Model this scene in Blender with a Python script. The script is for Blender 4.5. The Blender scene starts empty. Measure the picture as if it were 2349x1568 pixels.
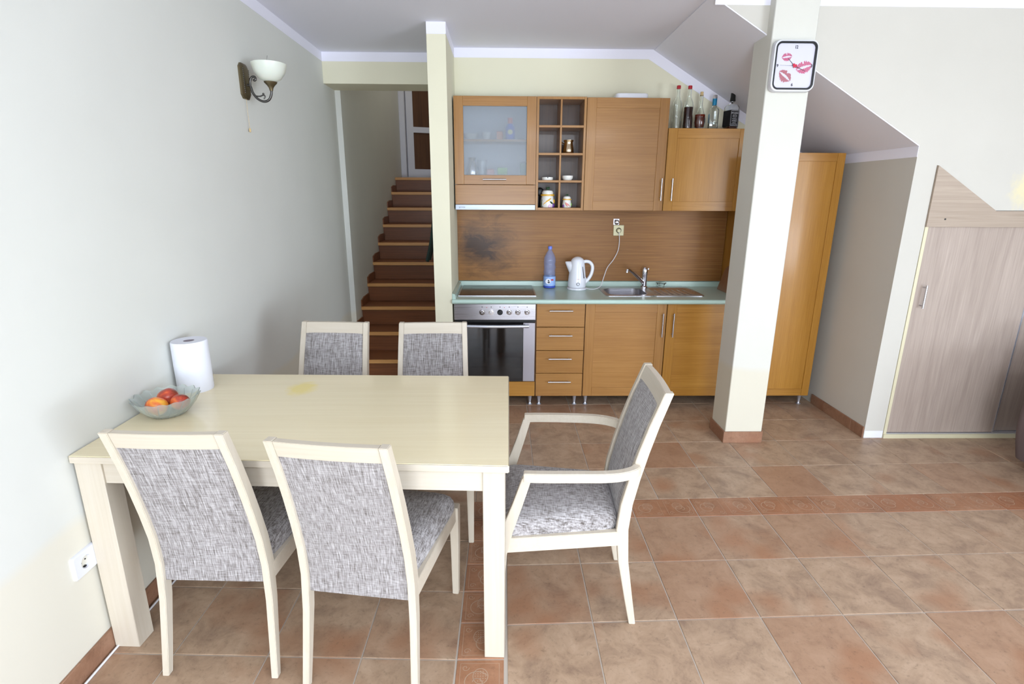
import bpy, bmesh, math, random
from math import sin, cos, pi, radians, sqrt
from mathutils import Vector, Matrix
random.seed(7)
SC = bpy.context.scene
COL = SC.collection

# ---------------------------------------------------------------- camera
YAW, PITCH, ROLL, CAMH, FPX = .0184, .2663, .0053, 1.5585, 1230.55
cam_d = bpy.data.cameras.new('camera'); cam = bpy.data.objects.new('camera', cam_d); COL.objects.link(cam)
F = Vector((sin(YAW)*cos(PITCH), cos(YAW)*cos(PITCH), -sin(PITCH)))
R = Vector((cos(YAW), -sin(YAW), 0)); U = Vector((sin(YAW)*sin(PITCH), cos(YAW)*sin(PITCH), cos(PITCH)))
R2 = R*cos(ROLL)+U*sin(ROLL); U2 = -R*sin(ROLL)+U*cos(ROLL)
m = Matrix((R2, U2, -F)).transposed().to_4x4(); m.translation = Vector((0, 0, CAMH))
cam.matrix_world = m
cam_d.sensor_fit = 'HORIZONTAL'; cam_d.sensor_width = 36; cam_d.lens = FPX/2349*36; cam_d.clip_start = .02
SC.camera = cam

# ---------------------------------------------------------------- world, window light, exposure
SC.view_settings.view_transform = 'Standard'; SC.view_settings.look = 'None'
SC.view_settings.gamma = 1; SC.view_settings.use_curve_mapping = False
SC.view_settings.exposure = 0.5
w = bpy.data.worlds.new('daylight'); SC.world = w; w.use_nodes = True
w.node_tree.nodes['Background'].inputs[0].default_value = (.72, .86, 1, 1)
w.node_tree.nodes['Background'].inputs[1].default_value = 1.2
def area(name, loc, target, sx, sy, power, col):
    l = bpy.data.lights.new(name, 'AREA'); l.shape = 'RECTANGLE'; l.size = sx; l.size_y = sy; l.energy = power; l.color = col
    o = bpy.data.objects.new(name, l); COL.objects.link(o); o.location = loc
    o.rotation_euler = (Vector(target)-Vector(loc)).to_track_quat('-Z', 'Y').to_euler(); return o
# daylight through the rear glazed doors, plus side fill at an added right window
area('window_daylight_left', (-.15, -4.85, 1.25), (-.15, 3, 1.25), 1.7, 2.2, 56, (.76, .88, 1))
area('window_daylight_right', (3.0, -4.85, 1.25), (3.0, 3, 1.25), 2.2, 2.2, 12, (.80, .90, 1))
area('window_daylight_side', (4.82, -2.3, 1.35), (0, -1.6, 1.0), 2.6, 1.9, 112, (.77, .88, 1))
# upward fill lights added in the same openings to brighten the ceiling
area('ceiling_fill_left', (-.15, -4.83, .6), (-.15, 0, 3.2), 1.7, 1.0, 92, (.82, .89, 1))
area('ceiling_fill_right', (3.0, -4.83, .6), (2.2, 0, 3.2), 2.2, 1.0, 14, (.86, .91, 1))
area('ceiling_fill_side', (4.80, -2.3, .7), (1.0, -1.0, 3.2), 2.6, .9, 85, (.78, .87, 1))
# added fills: overhead light behind the camera, bare light above the stairs
area('overhead_fill', (.9, -.9, 2.53), (.9, -.7, 0), 1.9, 1.2, 88, (.86, .93, 1))
area('stairwell_fill', (-.75, 6.6, 4.5), (-.85, 6.4, 1.5), .8, .8, 10, (.95, .95, 1))

# ---------------------------------------------------------------- helpers
def s2l(c):
    return tuple(((v/255)/12.92 if v/255 <= .04045 else ((v/255+.055)/1.055)**2.4) for v in c)
class MB:
    def __init__(s): s.v = []; s.f = []
    def add(s, vs, fs):
        n = len(s.v); s.v += [tuple(v) for v in vs]; s.f += [tuple(i+n for i in f) for f in fs]; return s
    def box(s, x0, x1, y0, y1, z0, z1, b=0):
        if b <= 0:
            vs = [(x, y, z) for z in (z0, z1) for y in (y0, y1) for x in (x0, x1)]
            return s.add(vs, [(0, 2, 3, 1), (4, 5, 7, 6), (0, 1, 5, 4), (2, 6, 7, 3), (0, 4, 6, 2), (1, 3, 7, 5)])
        b = min(b, .49*min(x1-x0, y1-y0, z1-z0))
        bm = bmesh.new(); bmesh.ops.create_cube(bm, size=1)
        for v in bm.verts:
            v.co = Vector(((x0+x1)/2+v.co.x*(x1-x0), (y0+y1)/2+v.co.y*(y1-y0), (z0+z1)/2+v.co.z*(z1-z0)))
        bmesh.ops.bevel(bm, geom=bm.edges[:], offset=b, segments=1, affect='EDGES')
        s.bm(bm); return s
    def bm(s, bm):
        bm.verts.index_update(); s.add([v.co for v in bm.verts], [[v.index for v in f.verts] for f in bm.faces]); bm.free(); return s
    def prism(s, poly, ax, a, b):
        """extrude a polygon (2d list) along ax from a to b; for 'y' the 2d pairs are x,z; 'x' -> y,z; 'z' -> x,y"""
        def P(p, t): return {'y': (p[0], t, p[1]), 'x': (t, p[0], p[1]), 'z': (p[0], p[1], t)}[ax]
        n = len(poly); vs = [P(p, a) for p in poly]+[P(p, b) for p in poly]
        fs = [tuple(range(n)), tuple(range(2*n-1, n-1, -1))]+[(i, i+n, (i+1) % n+n, (i+1) % n) for i in range(n)]
        return s.add(vs, fs)
    def lathe(s, prof, n=32, c=(0, 0, 0), rf=None, cap=True):
        vs = []; fs = []; k = len(prof)
        for j in range(n):
            t = 2*pi*j/n
            for i, (r, z) in enumerate(prof):
                rr = r*(rf(t, i, z) if rf else 1)
                vs.append((c[0]+rr*cos(t), c[1]+rr*sin(t), c[2]+z))
        for j in range(n):
            j2 = (j+1) % n
            for i in range(k-1): fs.append((j*k+i, j2*k+i, j2*k+i+1, j*k+i+1))
        if cap and prof[0][0] > 1e-6: fs.append(tuple(j*k for j in range(n))[::-1])
        if cap and prof[-1][0] > 1e-6: fs.append(tuple(j*k+k-1 for j in range(n)))
        return s.add(vs, fs)
    def cyl(s, p, q, r, r2=None, n=16):
        p, q = Vector(p), Vector(q); d = q-p; r2 = r if r2 is None else r2
        return s.tube([p, q], [r, r2], n)
    def tube(s, pts, r, n=10, closed=False):
        pts = [Vector(p) for p in pts]; m = len(pts); rs = r if isinstance(r, (list, tuple)) else [r]*m
        up = None; vs = []; fs = []
        for i, p in enumerate(pts):
            a = pts[max(i-1, 0)]; b = pts[min(i+1, m-1)]
            if closed: a = pts[(i-1) % m]; b = pts[(i+1) % m]
            d = (b-a).normalized()
            if up is None:
                up = d.cross(Vector((0, 0, 1)));
                if up.length < 1e-3: up = d.cross(Vector((1, 0, 0)))
            up = (up-d*up.dot(d)).normalized(); w_ = d.cross(up)
            for k in range(n):
                t = 2*pi*k/n; vs.append(p+(up*cos(t)+w_*sin(t))*rs[i])
        for i in range(m if closed else m-1):
            i2 = (i+1) % m
            for k in range(n): fs.append((i*n+k, i*n+(k+1) % n, i2*n+(k+1) % n, i2*n+k))
        if not closed: fs += [tuple(range(n))[::-1], tuple((m-1)*n+k for k in range(n))]
        return s.add(vs, fs)
    def sphere(s, c, r, n=24, sc=(1, 1, 1), fn=None):
        bm = bmesh.new(); bmesh.ops.create_uvsphere(bm, u_segments=n, v_segments=n//2, radius=1)
        for v in bm.verts:
            k = fn(v.co) if fn else 1
            v.co = Vector((c[0]+v.co.x*r*sc[0]*k, c[1]+v.co.y*r*sc[1]*k, c[2]+v.co.z*r*sc[2]*k))
        return s.bm(bm)
    def build(s, name, mat, parent=None, smooth=40, bevel=0):
        me = bpy.data.meshes.new(name); me.from_pydata(s.v, [], s.f)
        bm = bmesh.new(); bm.from_mesh(me); bmesh.ops.recalc_face_normals(bm, faces=bm.faces)
        if bevel: bmesh.ops.bevel(bm, geom=[e for e in bm.edges if e.calc_face_angle(0) > .5], offset=bevel, segments=2, affect='EDGES')
        bm.to_mesh(me); bm.free()
        me.materials.append(mat)
        if smooth:
            for p in me.polygons: p.use_smooth = True
            me.set_sharp_from_angle(angle=radians(smooth))
        o = bpy.data.objects.new(name, me); COL.objects.link(o)
        if parent: o.parent = parent
        return o
def smoothpts(P, n=6):
    out = []; Q = [Vector(p) for p in P]
    for i in range(len(Q)-1):
        p0 = Q[max(i-1, 0)]; p1 = Q[i]; p2 = Q[i+1]; p3 = Q[min(i+2, len(Q)-1)]
        for k in range(n):
            t = k/n; out.append(.5*((2*p1)+(-p0+p2)*t+(2*p0-5*p1+4*p2-p3)*t*t+(-p0+3*p1-3*p2+p3)*t**3))
    out.append(Q[-1]); return out
def tag(o, label=None, cat=None, group=None, kind=None):
    if label: o['label'] = label
    if cat: o['category'] = cat
    if group: o['group'] = group
    if kind: o['kind'] = kind
    return o
def empty(name, label, cat, loc=(0, 0, 0), rz=0, group=None, kind=None):
    o = bpy.data.objects.new(name, None); o.empty_display_size = .05; COL.objects.link(o)
    o.location = loc; o.rotation_euler = (0, 0, rz); return tag(o, label, cat, group, kind)
def kids(o): return [c for c in bpy.data.objects if c.parent == o]
def copy_tree(o, parent=None):
    c = o.copy(); COL.objects.link(c); c.parent = parent
    for ch in kids(o): copy_tree(ch, c)
    return c
def text(body, size, mat, parent, mtx, name='lettering', ext=.0003, font_sx=1.0, bold=0.0):
    c = bpy.data.curves.new(name, 'FONT'); c.body = body; c.size = size; c.extrude = ext; c.align_x = 'CENTER'; c.align_y = 'CENTER'
    c.resolution_u = 2; c.offset = bold; t_ = bpy.data.objects.new('tmp', c); COL.objects.link(t_)
    dg = bpy.context.evaluated_depsgraph_get(); me = bpy.data.meshes.new_from_object(t_.evaluated_get(dg)); bpy.data.objects.remove(t_)
    me.name = name; me.materials.clear(); me.materials.append(mat); o = bpy.data.objects.new(name, me); COL.objects.link(o); o.parent = parent
    o.matrix_local = mtx @ Matrix.Diagonal((font_sx, 1, 1, 1)); return o
FRONT = Matrix.Rotation(pi/2, 4, 'X')          # text standing upright, readable from -y

# ---------------------------------------------------------------- materials
def new_mat(name, col=(200, 200, 200), rough=.5, metal=0, spec=.5, coat=0, trans=0, ior=1.45):
    m = bpy.data.materials.new(name); m.use_nodes = True; b = m.node_tree.nodes['Principled BSDF']
    b.inputs['Base Color'].default_value = (*s2l(col), 1); b.inputs['Roughness'].default_value = rough
    b.inputs['Metallic'].default_value = metal; b.inputs['Specular IOR Level'].default_value = spec
    b.inputs['Coat Weight'].default_value = coat; b.inputs['Coat Roughness'].default_value = .12
    b.inputs['Transmission Weight'].default_value = trans; b.inputs['IOR'].default_value = ior
    return m
class N:
    def __init__(s, m): s.m = m; s.t = m.node_tree; s.b = s.t.nodes['Principled BSDF']
    def n(s, ty, **k):
        x = s.t.nodes.new(ty)
        for a, v in k.items(): setattr(x, a, v)
        return x
    def l(s, a, b): s.t.links.new(a, b)
    def coord(s, scale=(1, 1, 1), out='Object', rnd=False, off=None):
        tc = s.n('ShaderNodeTexCoord'); mp = s.n('ShaderNodeMapping'); mp.inputs['Scale'].default_value = scale
        src = tc.outputs[out]
        if rnd:
            oi = s.n('ShaderNodeObjectInfo'); ml = s.n('ShaderNodeMath', operation='MULTIPLY'); ml.inputs[1].default_value = 37
            s.l(oi.outputs['Random'], ml.inputs[0]); ad = s.n('ShaderNodeVectorMath', operation='ADD'); s.l(src, ad.inputs[0])
            cb = s.n('ShaderNodeCombineXYZ'); s.l(ml.outputs[0], cb.inputs[0]); s.l(ml.outputs[0], cb.inputs[1]); s.l(cb.outputs[0], ad.inputs[1]); src = ad.outputs[0]
        s.l(src, mp.inputs[0]); return mp.outputs[0]
    def noise(s, vec, scale=1, detail=3, rough=.5, dist=0):
        x = s.n('ShaderNodeTexNoise'); x.inputs['Scale'].default_value = scale; x.inputs['Detail'].default_value = detail
        x.inputs['Roughness'].default_value = rough; x.inputs['Distortion'].default_value = dist
        s.l(vec, x.inputs['Vector']); return x.outputs['Fac']
    def ramp(s, fac, stops):
        r = s.n('ShaderNodeValToRGB'); e = r.color_ramp.elements
        while len(e) < len(stops): e.new(.5)
        for i, (p, c) in enumerate(stops): e[i].position = p; e[i].color = (*s2l(c), 1) if len(c) == 3 else c
        s.l(fac, r.inputs[0]); return r.outputs[0]
    def mix(s, fac, a, b, bt='MIX'):
        x = s.n('ShaderNodeMix', data_type='RGBA', blend_type=bt)
        for i, v in ((0, fac), (6, a), (7, b)):
            if isinstance(v, (int, float)): x.inputs[i].default_value = v
            elif isinstance(v, tuple): x.inputs[i].default_value = (*s2l(v), 1)
            else: s.l(v, x.inputs[i])
        return x.outputs[2]
    def math(s, op, a, b=0, c=0):
        x = s.n('ShaderNodeMath', operation=op)
        for i, v in enumerate((a, b, c)):
            if isinstance(v, (int, float)): x.inputs[i].default_value = v
            else: s.l(v, x.inputs[i])
        return x.outputs[0]
    def bump(s, h, st=.2, d=.002):
        x = s.n('ShaderNodeBump'); x.inputs['Strength'].default_value = st; x.inputs['Distance'].default_value = d
        s.l(h, x.inputs['Height']); s.l(x.outputs[0], s.b.inputs['Normal'])
    def blot(s, pos, c, r):
        d = s.n('ShaderNodeVectorMath', operation='SUBTRACT'); s.l(pos, d.inputs[0]); d.inputs[1].default_value = c
        e_ = s.n('ShaderNodeVectorMath', operation='DIVIDE'); s.l(d.outputs[0], e_.inputs[0]); e_.inputs[1].default_value = r
        L = s.n('ShaderNodeVectorMath', operation='LENGTH'); s.l(e_.outputs[0], L.inputs[0]); q = s.noise(pos, 22, 4, .6)
        f = s.math('SUBTRACT', 1.2, s.math('ADD', L.outputs['Value'], s.math('MULTIPLY', q, .8)))
        return s.math('MINIMUM', s.math('MAXIMUM', s.math('MULTIPLY', f, 1.5), 0), .7)
    def color(s, c): s.l(c, s.b.inputs['Base Color'])
def wood(name, light, dark, ax, rough=.38, coat=.15, fine=1., contrast=1., rnd=True):
    m = new_mat(name, light, rough, coat=coat*.7, spec=.4); n = N(m)
    k = {'x': (2.4, 95, 95), 'y': (95, 2.4, 95), 'z': (95, 95, 2.4)}[ax]
    v = n.coord(k, rnd=rnd); a = n.noise(v, fine, 5, .65, .6)
    k2 = {'x': (.7, 6, 6), 'y': (6, .7, 6), 'z': (6, 6, .7)}[ax]
    b = n.noise(n.coord(k2, rnd=rnd), fine, 2, .5, 1.2)
    f = n.math('ADD', n.math('MULTIPLY', a, .65), n.math('MULTIPLY', b, .35))
    mid = tuple((p+q)/2 for p, q in zip(light, dark)); d = .16/contrast
    n.color(n.ramp(f, [(.5-d, dark), (.5, mid), (.5+d, light)])); n.bump(a, .08, .001)
    return m
M = {}
# walls: cream distemper, whiter repaint above, yellower band left below
def paint(name, upper, lower, z=None, rough=.75, blot=None):
    m = new_mat(name, upper, rough, spec=.25); n = N(m)
    geo = n.n('ShaderNodeNewGeometry'); sp = n.n('ShaderNodeSeparateXYZ'); n.l(geo.outputs['Position'], sp.inputs[0])
    mp = n.n('ShaderNodeMapping'); n.l(geo.outputs['Position'], mp.inputs[0]); ns = n.noise(mp.outputs[0], 2.2, 3, .5)
    col = n.mix(ns, tuple(max(0, c-5) for c in upper), tuple(min(255, c+4) for c in upper))
    if z is not None:
        h = n.math('ADD', sp.outputs[2], n.math('MULTIPLY', n.math('SUBTRACT', ns, .5), .12))
        f = n.math('SMOOTH_MIN', n.math('MAXIMUM', n.math('MULTIPLY', n.math('SUBTRACT', h, z-.02), 25), 0), 1, .05)
        col = n.mix(f, lower, col)
    if blot: col = n.mix(n.blot(geo.outputs['Position'], *blot), col, (226, 214, 168))
    n.color(col); n.bump(n.noise(mp.outputs[0], 60, 3, .6), .05, .002); return m
M['wall'] = paint('cream_wall_paint', (219, 219, 212), (222, 217, 202), .52)
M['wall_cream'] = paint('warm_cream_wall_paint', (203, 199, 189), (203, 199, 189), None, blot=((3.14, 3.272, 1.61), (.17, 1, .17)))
M['wall_yellow'] = paint('cream_yellow_wall_paint', (228, 223, 198), (226, 218, 190))
M['ceiling'] = new_mat('ceiling_paint', (236, 236, 246), .85, spec=.2)
M['white_band'] = new_mat('white_ceiling_band', (240, 238, 248), .8, spec=.2)
OAK_L, OAK_D = (170, 124, 68), (148, 102, 50)
M['oak_h'] = wood('oak_grain_across', OAK_L, OAK_D, 'x', .33, .25)
M['oak_v'] = wood('oak_grain_upright', OAK_L, OAK_D, 'z', .33, .25)
M['oak_gold_v'] = wood('golden_oak_upright', (178, 128, 54), (160, 109, 38), 'z', .35, .2, fine=1.6)
M['oak_gold_h'] = wood('golden_oak_across', (178, 128, 56), (154, 104, 38), 'x', .35, .2)
M['oak_side'] = wood('dark_oak_side', (120, 82, 42), (92, 60, 28), 'z', .4, .1)  # darker oak for carcasses and drawer boxes
def splash():
    m = new_mat('oak_backsplash', (160, 110, 62), .45, coat=.03, spec=.35); n = N(m)
    a = n.noise(n.coord((2.2, 110, 110)), 1, 4, .6, .4)
    base = n.ramp(a, [(.3, (128, 86, 44)), (.5, (144, 99, 52)), (.7, (158, 112, 60))])
    geo = n.n('ShaderNodeNewGeometry'); mp = n.n('ShaderNodeMapping'); n.l(geo.outputs['Position'], mp.inputs[0])
    mp.inputs['Scale'].default_value = (2.6, 1, 5.5)
    sp = n.n('ShaderNodeSeparateXYZ'); n.l(geo.outputs['Position'], sp.inputs[0])
    # scorched, smoke-stained oval behind the hob
    dx = n.math('MULTIPLY', n.math('ADD', sp.outputs[0], .16), 3.0); dz = n.math('MULTIPLY', n.math('SUBTRACT', sp.outputs[2], 1.15), 3.4)
    r = n.math('SQRT', n.math('ADD', n.math('MULTIPLY', dx, dx), n.math('MULTIPLY', dz, dz)))
    st = n.math('SUBTRACT', 1.52, n.math('ADD', n.math('MULTIPLY', r, .85), n.math('MULTIPLY', n.noise(mp.outputs[0], 1.9, 6, .7, .6), 1.5)))
    st = n.math('MINIMUM', n.math('MAXIMUM', n.math('MULTIPLY', st, 1.3), 0), .9)
    n.color(n.mix(st, base, (40, 22, 12))); return m
M['splash'] = splash()
M['stair'] = wood('stair_redbrown', (134, 82, 48), (108, 64, 36), 'x', .4, .1)
M['nosing'] = wood('stair_nosing', (220, 166, 104), (196, 142, 84), 'x', .4, .1)
M['birch_top'] = wood('pale_birch_tabletop', (240, 227, 192), (233, 218, 180), 'x', .24, .35, fine=.6)
def top_stain(m):
    n = N(m); src = n.b.inputs['Base Color'].links[0].from_socket; tc = n.n('ShaderNodeTexCoord')
    n.color(n.mix(n.blot(tc.outputs['Object'], (-.87, 2.2, .75), (.09, .13, 1)), src, (240, 218, 120)))
top_stain(M['birch_top'])
M['birch'] = wood('pale_birch', (208, 198, 182), (200, 188, 169), 'z', .42, .1, fine=.7)
M['birch_h'] = wood('pale_birch_across', (208, 198, 182), (200, 188, 169), 'x', .42, .1, fine=.7)
M['closet'] = wood('greybeige_laminate', (184, 168, 156), (160, 144, 132), 'z', .5, .05, fine=1.3)
M['closet_h'] = wood('greybeige_laminate_across', (182, 165, 148), (160, 143, 126), 'x', .5, .05, fine=.8)
def fabric(name, ka, kb):
    m = new_mat(name, (150, 146, 146), .95, spec=.15); n = N(m)
    a = n.noise(n.coord(ka, rnd=True), 1, 2, .6); b = n.noise(n.coord(kb, rnd=True), 1, 2, .6)
    f = n.math('ADD', n.math('MULTIPLY', a, .64), n.math('MULTIPLY', b, .36))
    n.color(n.ramp(f, [(.34, (92, 85, 80)), (.45, (136, 130, 128)), (.53, (160, 155, 154)), (.66, (192, 187, 187))]))
    n.bump(f, .35, .002); n.b.inputs['Sheen Weight'].default_value = .2; return m
M['fabric'] = fabric('grey_woven_fabric_back', (460, 4, 26), (34, 4, 400)); M['fabric_seat'] = fabric('grey_woven_fabric_seat', (300, 34, 110), (34, 300, 110))
def tilemat(name, c1, c2, c3):
    m = new_mat(name, c1, .42, spec=.4); n = N(m)
    oi = n.n('ShaderNodeObjectInfo'); v = n.coord((1, 1, 1), rnd=True)
    a = n.noise(v, 8, 6, .7, .5); b = n.noise(v, 46, 8, .8, .3); big = n.noise(v, 3, 2, .5)
    base = n.ramp(a, [(.3, c2), (.5, c1), (.72, tuple(min(255, c+16) for c in c1))])
    warm = n.math('MULTIPLY', n.math('MAXIMUM', n.math('SUBTRACT', oi.outputs['Random'], .83), 0), 4)
    edge = n.math('MULTIPLY', n.math('MAXIMUM', n.math('SUBTRACT', big, .54), 0), 4)
    base = n.mix(n.math('MINIMUM', n.math('ADD', warm, edge), .8), base, c3)
    spk = n.math('MULTIPLY', n.math('MAXIMUM', n.math('SUBTRACT', b, .54), 0), 3.2)
    n.color(n.mix(spk, base, tuple(c*.62 for c in c2))); n.bump(a, .12, .003)
    n.l(n.math('ADD', n.math('MULTIPLY', b, .25), .26), n.b.inputs['Roughness']); return m
M['tile'] = tilemat('terracotta_floor_tile', (172, 145, 120), (142, 117, 98), (160, 114, 84))
M['strip_tile'] = tilemat('decorative_border_tile', (164, 118, 88), (140, 98, 72), (158, 102, 70))
M['relief'] = new_mat('pale_relief_glaze', (180, 152, 128), .4)
M['grout'] = new_mat('grout', (190, 180, 168), .9)
M['mint'] = new_mat('mint_laminate', (184, 208, 196), .3, coat=.2)
def brushed(name, col, ax='x', rough=.3):
    m = new_mat(name, col, rough, 1); n = N(m)
    k = {'x': (3, 300, 300), 'z': (300, 300, 3)}[ax]; a = n.noise(n.coord(k), 1, 2)
    n.l(n.math('ADD', n.math('MULTIPLY', a, .2), rough-.1), n.b.inputs['Roughness']); return m
M['steel'] = brushed('brushed_steel', (196, 194, 200))
M['steel_dull'] = brushed('satin_steel', (170, 166, 172), 'z', .45)
M['chrome'] = new_mat('chrome', (215, 215, 220), .1, 1)
M['alu'] = new_mat('satin_aluminium', (214, 218, 228), .35, .8)
M['black_glass'] = new_mat('black_glass', (14, 12, 12), .06, spec=.6)
M['black'] = new_mat('black_plastic', (8, 8, 10), .4)
M['dark_gap'] = new_mat('dark_carcass', (24, 18, 14), .8)
M['white_plastic'] = new_mat('white_plastic', (226, 227, 234), .22, coat=.3)
M['cream_plastic'] = new_mat('cream_plastic', (226, 220, 180), .4)
M['white_lacquer'] = new_mat('white_lacquer', (206, 206, 214), .4)
M['brown_panel'] = wood('dark_door_panel', (96, 62, 38), (74, 46, 28), 'z', .4, .2)
M['paper'] = new_mat('paper_towel', (228, 229, 236), .95, spec=.1)
n_ = N(M['paper']); n_.bump(n_.noise(n_.coord((1, 1, 1)), 60, 2), .25, .002)
M['card'] = new_mat('cardboard_core', (150, 140, 145), .9)
M['brass'] = new_mat('aged_brass', (120, 108, 84), .38, .9)
M['pewter'] = new_mat('dark_pewter', (92, 90, 88), .35, .9)
M['opal'] = new_mat('opal_glass', (226, 226, 214), .3, trans=0); M['opal'].node_tree.nodes['Principled BSDF'].inputs['Subsurface Weight'].default_value = .15
def glass(name, col, rough=0, ior=1.45): return new_mat(name, col, rough, trans=1, ior=ior)
M['glass'] = glass('clear_glass', (250, 253, 252), .01)
M['bowl_glass'] = glass('pressed_bowl_glass', (236, 244, 240), .12, 1.3); M['bowl_glass'].node_tree.nodes['Principled BSDF'].inputs['Transmission Weight'].default_value = .8
M['pet'] = new_mat('blue_tinted_plastic', (150, 176, 226), .08, spec=.8); M['pet'].node_tree.nodes['Principled BSDF'].inputs['Alpha'].default_value = .17
def frosted():
    m = glass('frosted_glass', (224, 230, 236), .27, 1.3); m.node_tree.nodes['Principled BSDF'].inputs['Transmission Weight'].default_value = .8; n = N(m)
    n.bump(n.noise(n.coord((1, 1, 1)), 300, 2), .15, .001); return m
M['frost'] = frosted()
M['red_liquid'] = new_mat('dark_red_liqueur', (44, 10, 12), .08)
M['amber'] = new_mat('amber_brandy', (92, 30, 14), .08)
M['cork'] = new_mat('cork', (206, 178, 130), .8)
M['red'] = new_mat('red_cap', (176, 28, 40), .35)
M['blue'] = new_mat('blue_print', (58, 84, 190), .5)
M['sky_blue'] = new_mat('light_blue_label', (150, 180, 232), .45)
M['teal'] = new_mat('teal_foil', (30, 120, 160), .3, .3)
M['dark_label'] = new_mat('black_paper_label', (20, 20, 24), .6)
M['label_white'] = new_mat('white_print', (222, 222, 228), .6)
M['grey_print'] = new_mat('grey_print', (62, 62, 70), .6)
M['clock_face'] = new_mat('clock_face_print', (206, 204, 218), .35)
M['pink'] = new_mat('pink_lip_print', (190, 40, 96), .6)
M['crimson'] = new_mat('crimson_lip_print', (160, 22, 38), .6)
M['heart'] = new_mat('red_heart', (190, 22, 60), .4)
M['ceramic'] = new_mat('white_ceramic', (236, 236, 230), .15, coat=.4)
M['yellow'] = new_mat('yellow_glaze', (228, 176, 50), .3)
M['orange'] = new_mat('orange_glaze', (222, 140, 90), .35)
M['green'] = new_mat('green_glaze', (34, 70, 36), .3)
M['lime'] = new_mat('lime_green', (130, 190, 70), .4)
M['violet'] = new_mat('violet_glaze', (110, 60, 150), .35)
M['rose'] = new_mat('rose_glaze', (226, 150, 140), .4)
M['cloth_green'] = new_mat('dark_green_cloth', (30, 44, 38), .95)
M['sofa'] = new_mat('taupe_upholstery', (112, 98, 96), .95, spec=.1)
n_ = N(M['sofa']); n_.bump(n_.noise(n_.coord((1, 1, 1)), 400, 2), .3, .002)
M['cable'] = new_mat('white_cable', (232, 232, 236), .4)
def peachm():
    m = new_mat('nectarine_skin', (200, 80, 40), .32, coat=.2); n = N(m); v = n.coord((1, 1, 1), rnd=True)
    a = n.noise(v, 14, 3, .55, .5); b = n.noise(v, 160, 3)
    c = n.ramp(a, [(.36, (240, 176, 56)), (.47, (226, 110, 50)), (.56, (180, 44, 40)), (.68, (104, 22, 34))])
    n.color(n.mix(n.math('MULTIPLY', b, .25), c, (240, 150, 80))); return m
M['peach'] = peachm()
def board():
    return wood('cutting_board', (150, 106, 74), (124, 84, 56), 'z', .4, .2)
M['board'] = board()
for k in ('black_glass',): M[k].node_tree.nodes['Principled BSDF'].inputs['IOR'].default_value = 1.6

# ---------------------------------------------------------------- room shell
H = 2.6127; XL = -1.39; XP0, XP1 = -.484, -.3621; YW = 4.4117; YP = 3.272; XN, ZN = 2.4254, 1.8548; XS = 1.133
XR = 4.9; YB = -5.0; HB = .066
def struct(name, mb, mat, label, cat, parent=None, **k):
    o = mb.build(name, mat, parent, **k); return tag(o, label, cat, kind='structure')
struct('wall_left', MB().box(XL-.15, XL, YB, 4.853, 0, H), M['wall'], 'long pale wall on the left carrying the lamp and a socket', 'wall')
struct('wall_stairs_left', MB().box(XL-.15, -1.345, 4.853, 8.0, 0, 4.6), M['wall'], 'dim wall along the left side of the stairs', 'wall')
struct('wall_lintel', MB().box(XL, XP0, 4.57, 4.853, 2.39, H), M['wall_yellow'], 'yellowish wall strip above the stair opening', 'wall')
struct('wall_partition', MB().box(XP0, XP1, 3.801, YW, 0, H).box(XP0, XP1, YW, 8.0, 0, 4.6), M['wall_yellow'], 'thin cream partition between stairs and kitchen', 'wall')
struct('wall_back', MB().box(XP1, XN+.1, YW, YW+.15, 0, H), M['wall_yellow'], 'yellowish wall behind the kitchen cabinets', 'wall')
struct('wall_stairs_back', MB().box(XL-.15, XP1, 8.0, 8.15, 0, 4.6).box(XL-.15, XP1, 4.853, 4.9, H, 4.6), M['wall'], 'dim wall at the top of the stairs', 'wall')
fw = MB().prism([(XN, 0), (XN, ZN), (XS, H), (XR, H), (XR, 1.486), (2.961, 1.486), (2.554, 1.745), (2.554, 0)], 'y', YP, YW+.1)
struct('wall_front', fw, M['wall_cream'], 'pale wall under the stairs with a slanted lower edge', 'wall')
struct('wall_right', MB().box(XR, XR+.15, YB, -3.7, 0, H).box(XR, XR+.15, -.9, YP, 0, H).box(XR, XR+.15, -3.7, -.9, 0, .35).box(XR, XR+.15, -3.7, -.9, 2.35, H), M['wall'], 'side wall on the right beyond the frame', 'wall')
rw = MB().box(XL-.15, -1.0, YB-.2, YB, 0, H).box(.7, 1.9, YB-.2, YB, 0, H).box(4.1, XR+.15, YB-.2, YB, 0, H).box(-1.0, .7, YB-.2, YB, 2.36, H).box(1.9, 4.1, YB-.2, YB, 2.36, H)
struct('wall_rear', rw, M['wall'], 'wall with glazed doors behind the camera', 'wall')
for i, (a, b) in enumerate(((-1.0, .7), (1.9, 4.1))):
    f = MB()
    for x in (a, (a+b)/2-.04, b-.08): f.box(x, x+.08, YB-.14, YB-.08, 0, 2.36)
    f.box(a, b, YB-.14, YB-.08, 0, .09).box(a, b, YB-.14, YB-.08, 2.28, 2.36)
    struct('window_%d' % (i+1), f, M['white_lacquer'], ('left' if i == 0 else 'right')+' glazed door frame in the rear wall', 'window')
f = MB()
for y in (-3.7, -2.34, -.98): f.box(XR+.06, XR+.12, y, y+.08, .35, 2.35)
f.box(XR+.06, XR+.12, -3.7, -.9, .35, .43).box(XR+.06, XR+.12, -3.7, -.9, 2.27, 2.35)
struct('window_3', f, M['white_lacquer'], 'added unseen window frame for side fill in the right wall', 'window')  # window added out of view to go with the side fill
struct('ceiling', MB().box(XL-.15, XR+.15, YB-.2, 4.853, H, H+.12), M['ceiling'], 'flat white-grey ceiling', 'ceiling')
struct('ceiling_stairs', MB().box(XL-.15, XP1, 4.9, 8.15, 4.6, 4.7), M['ceiling'], 'ceiling over the stairwell', 'ceiling')
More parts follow.
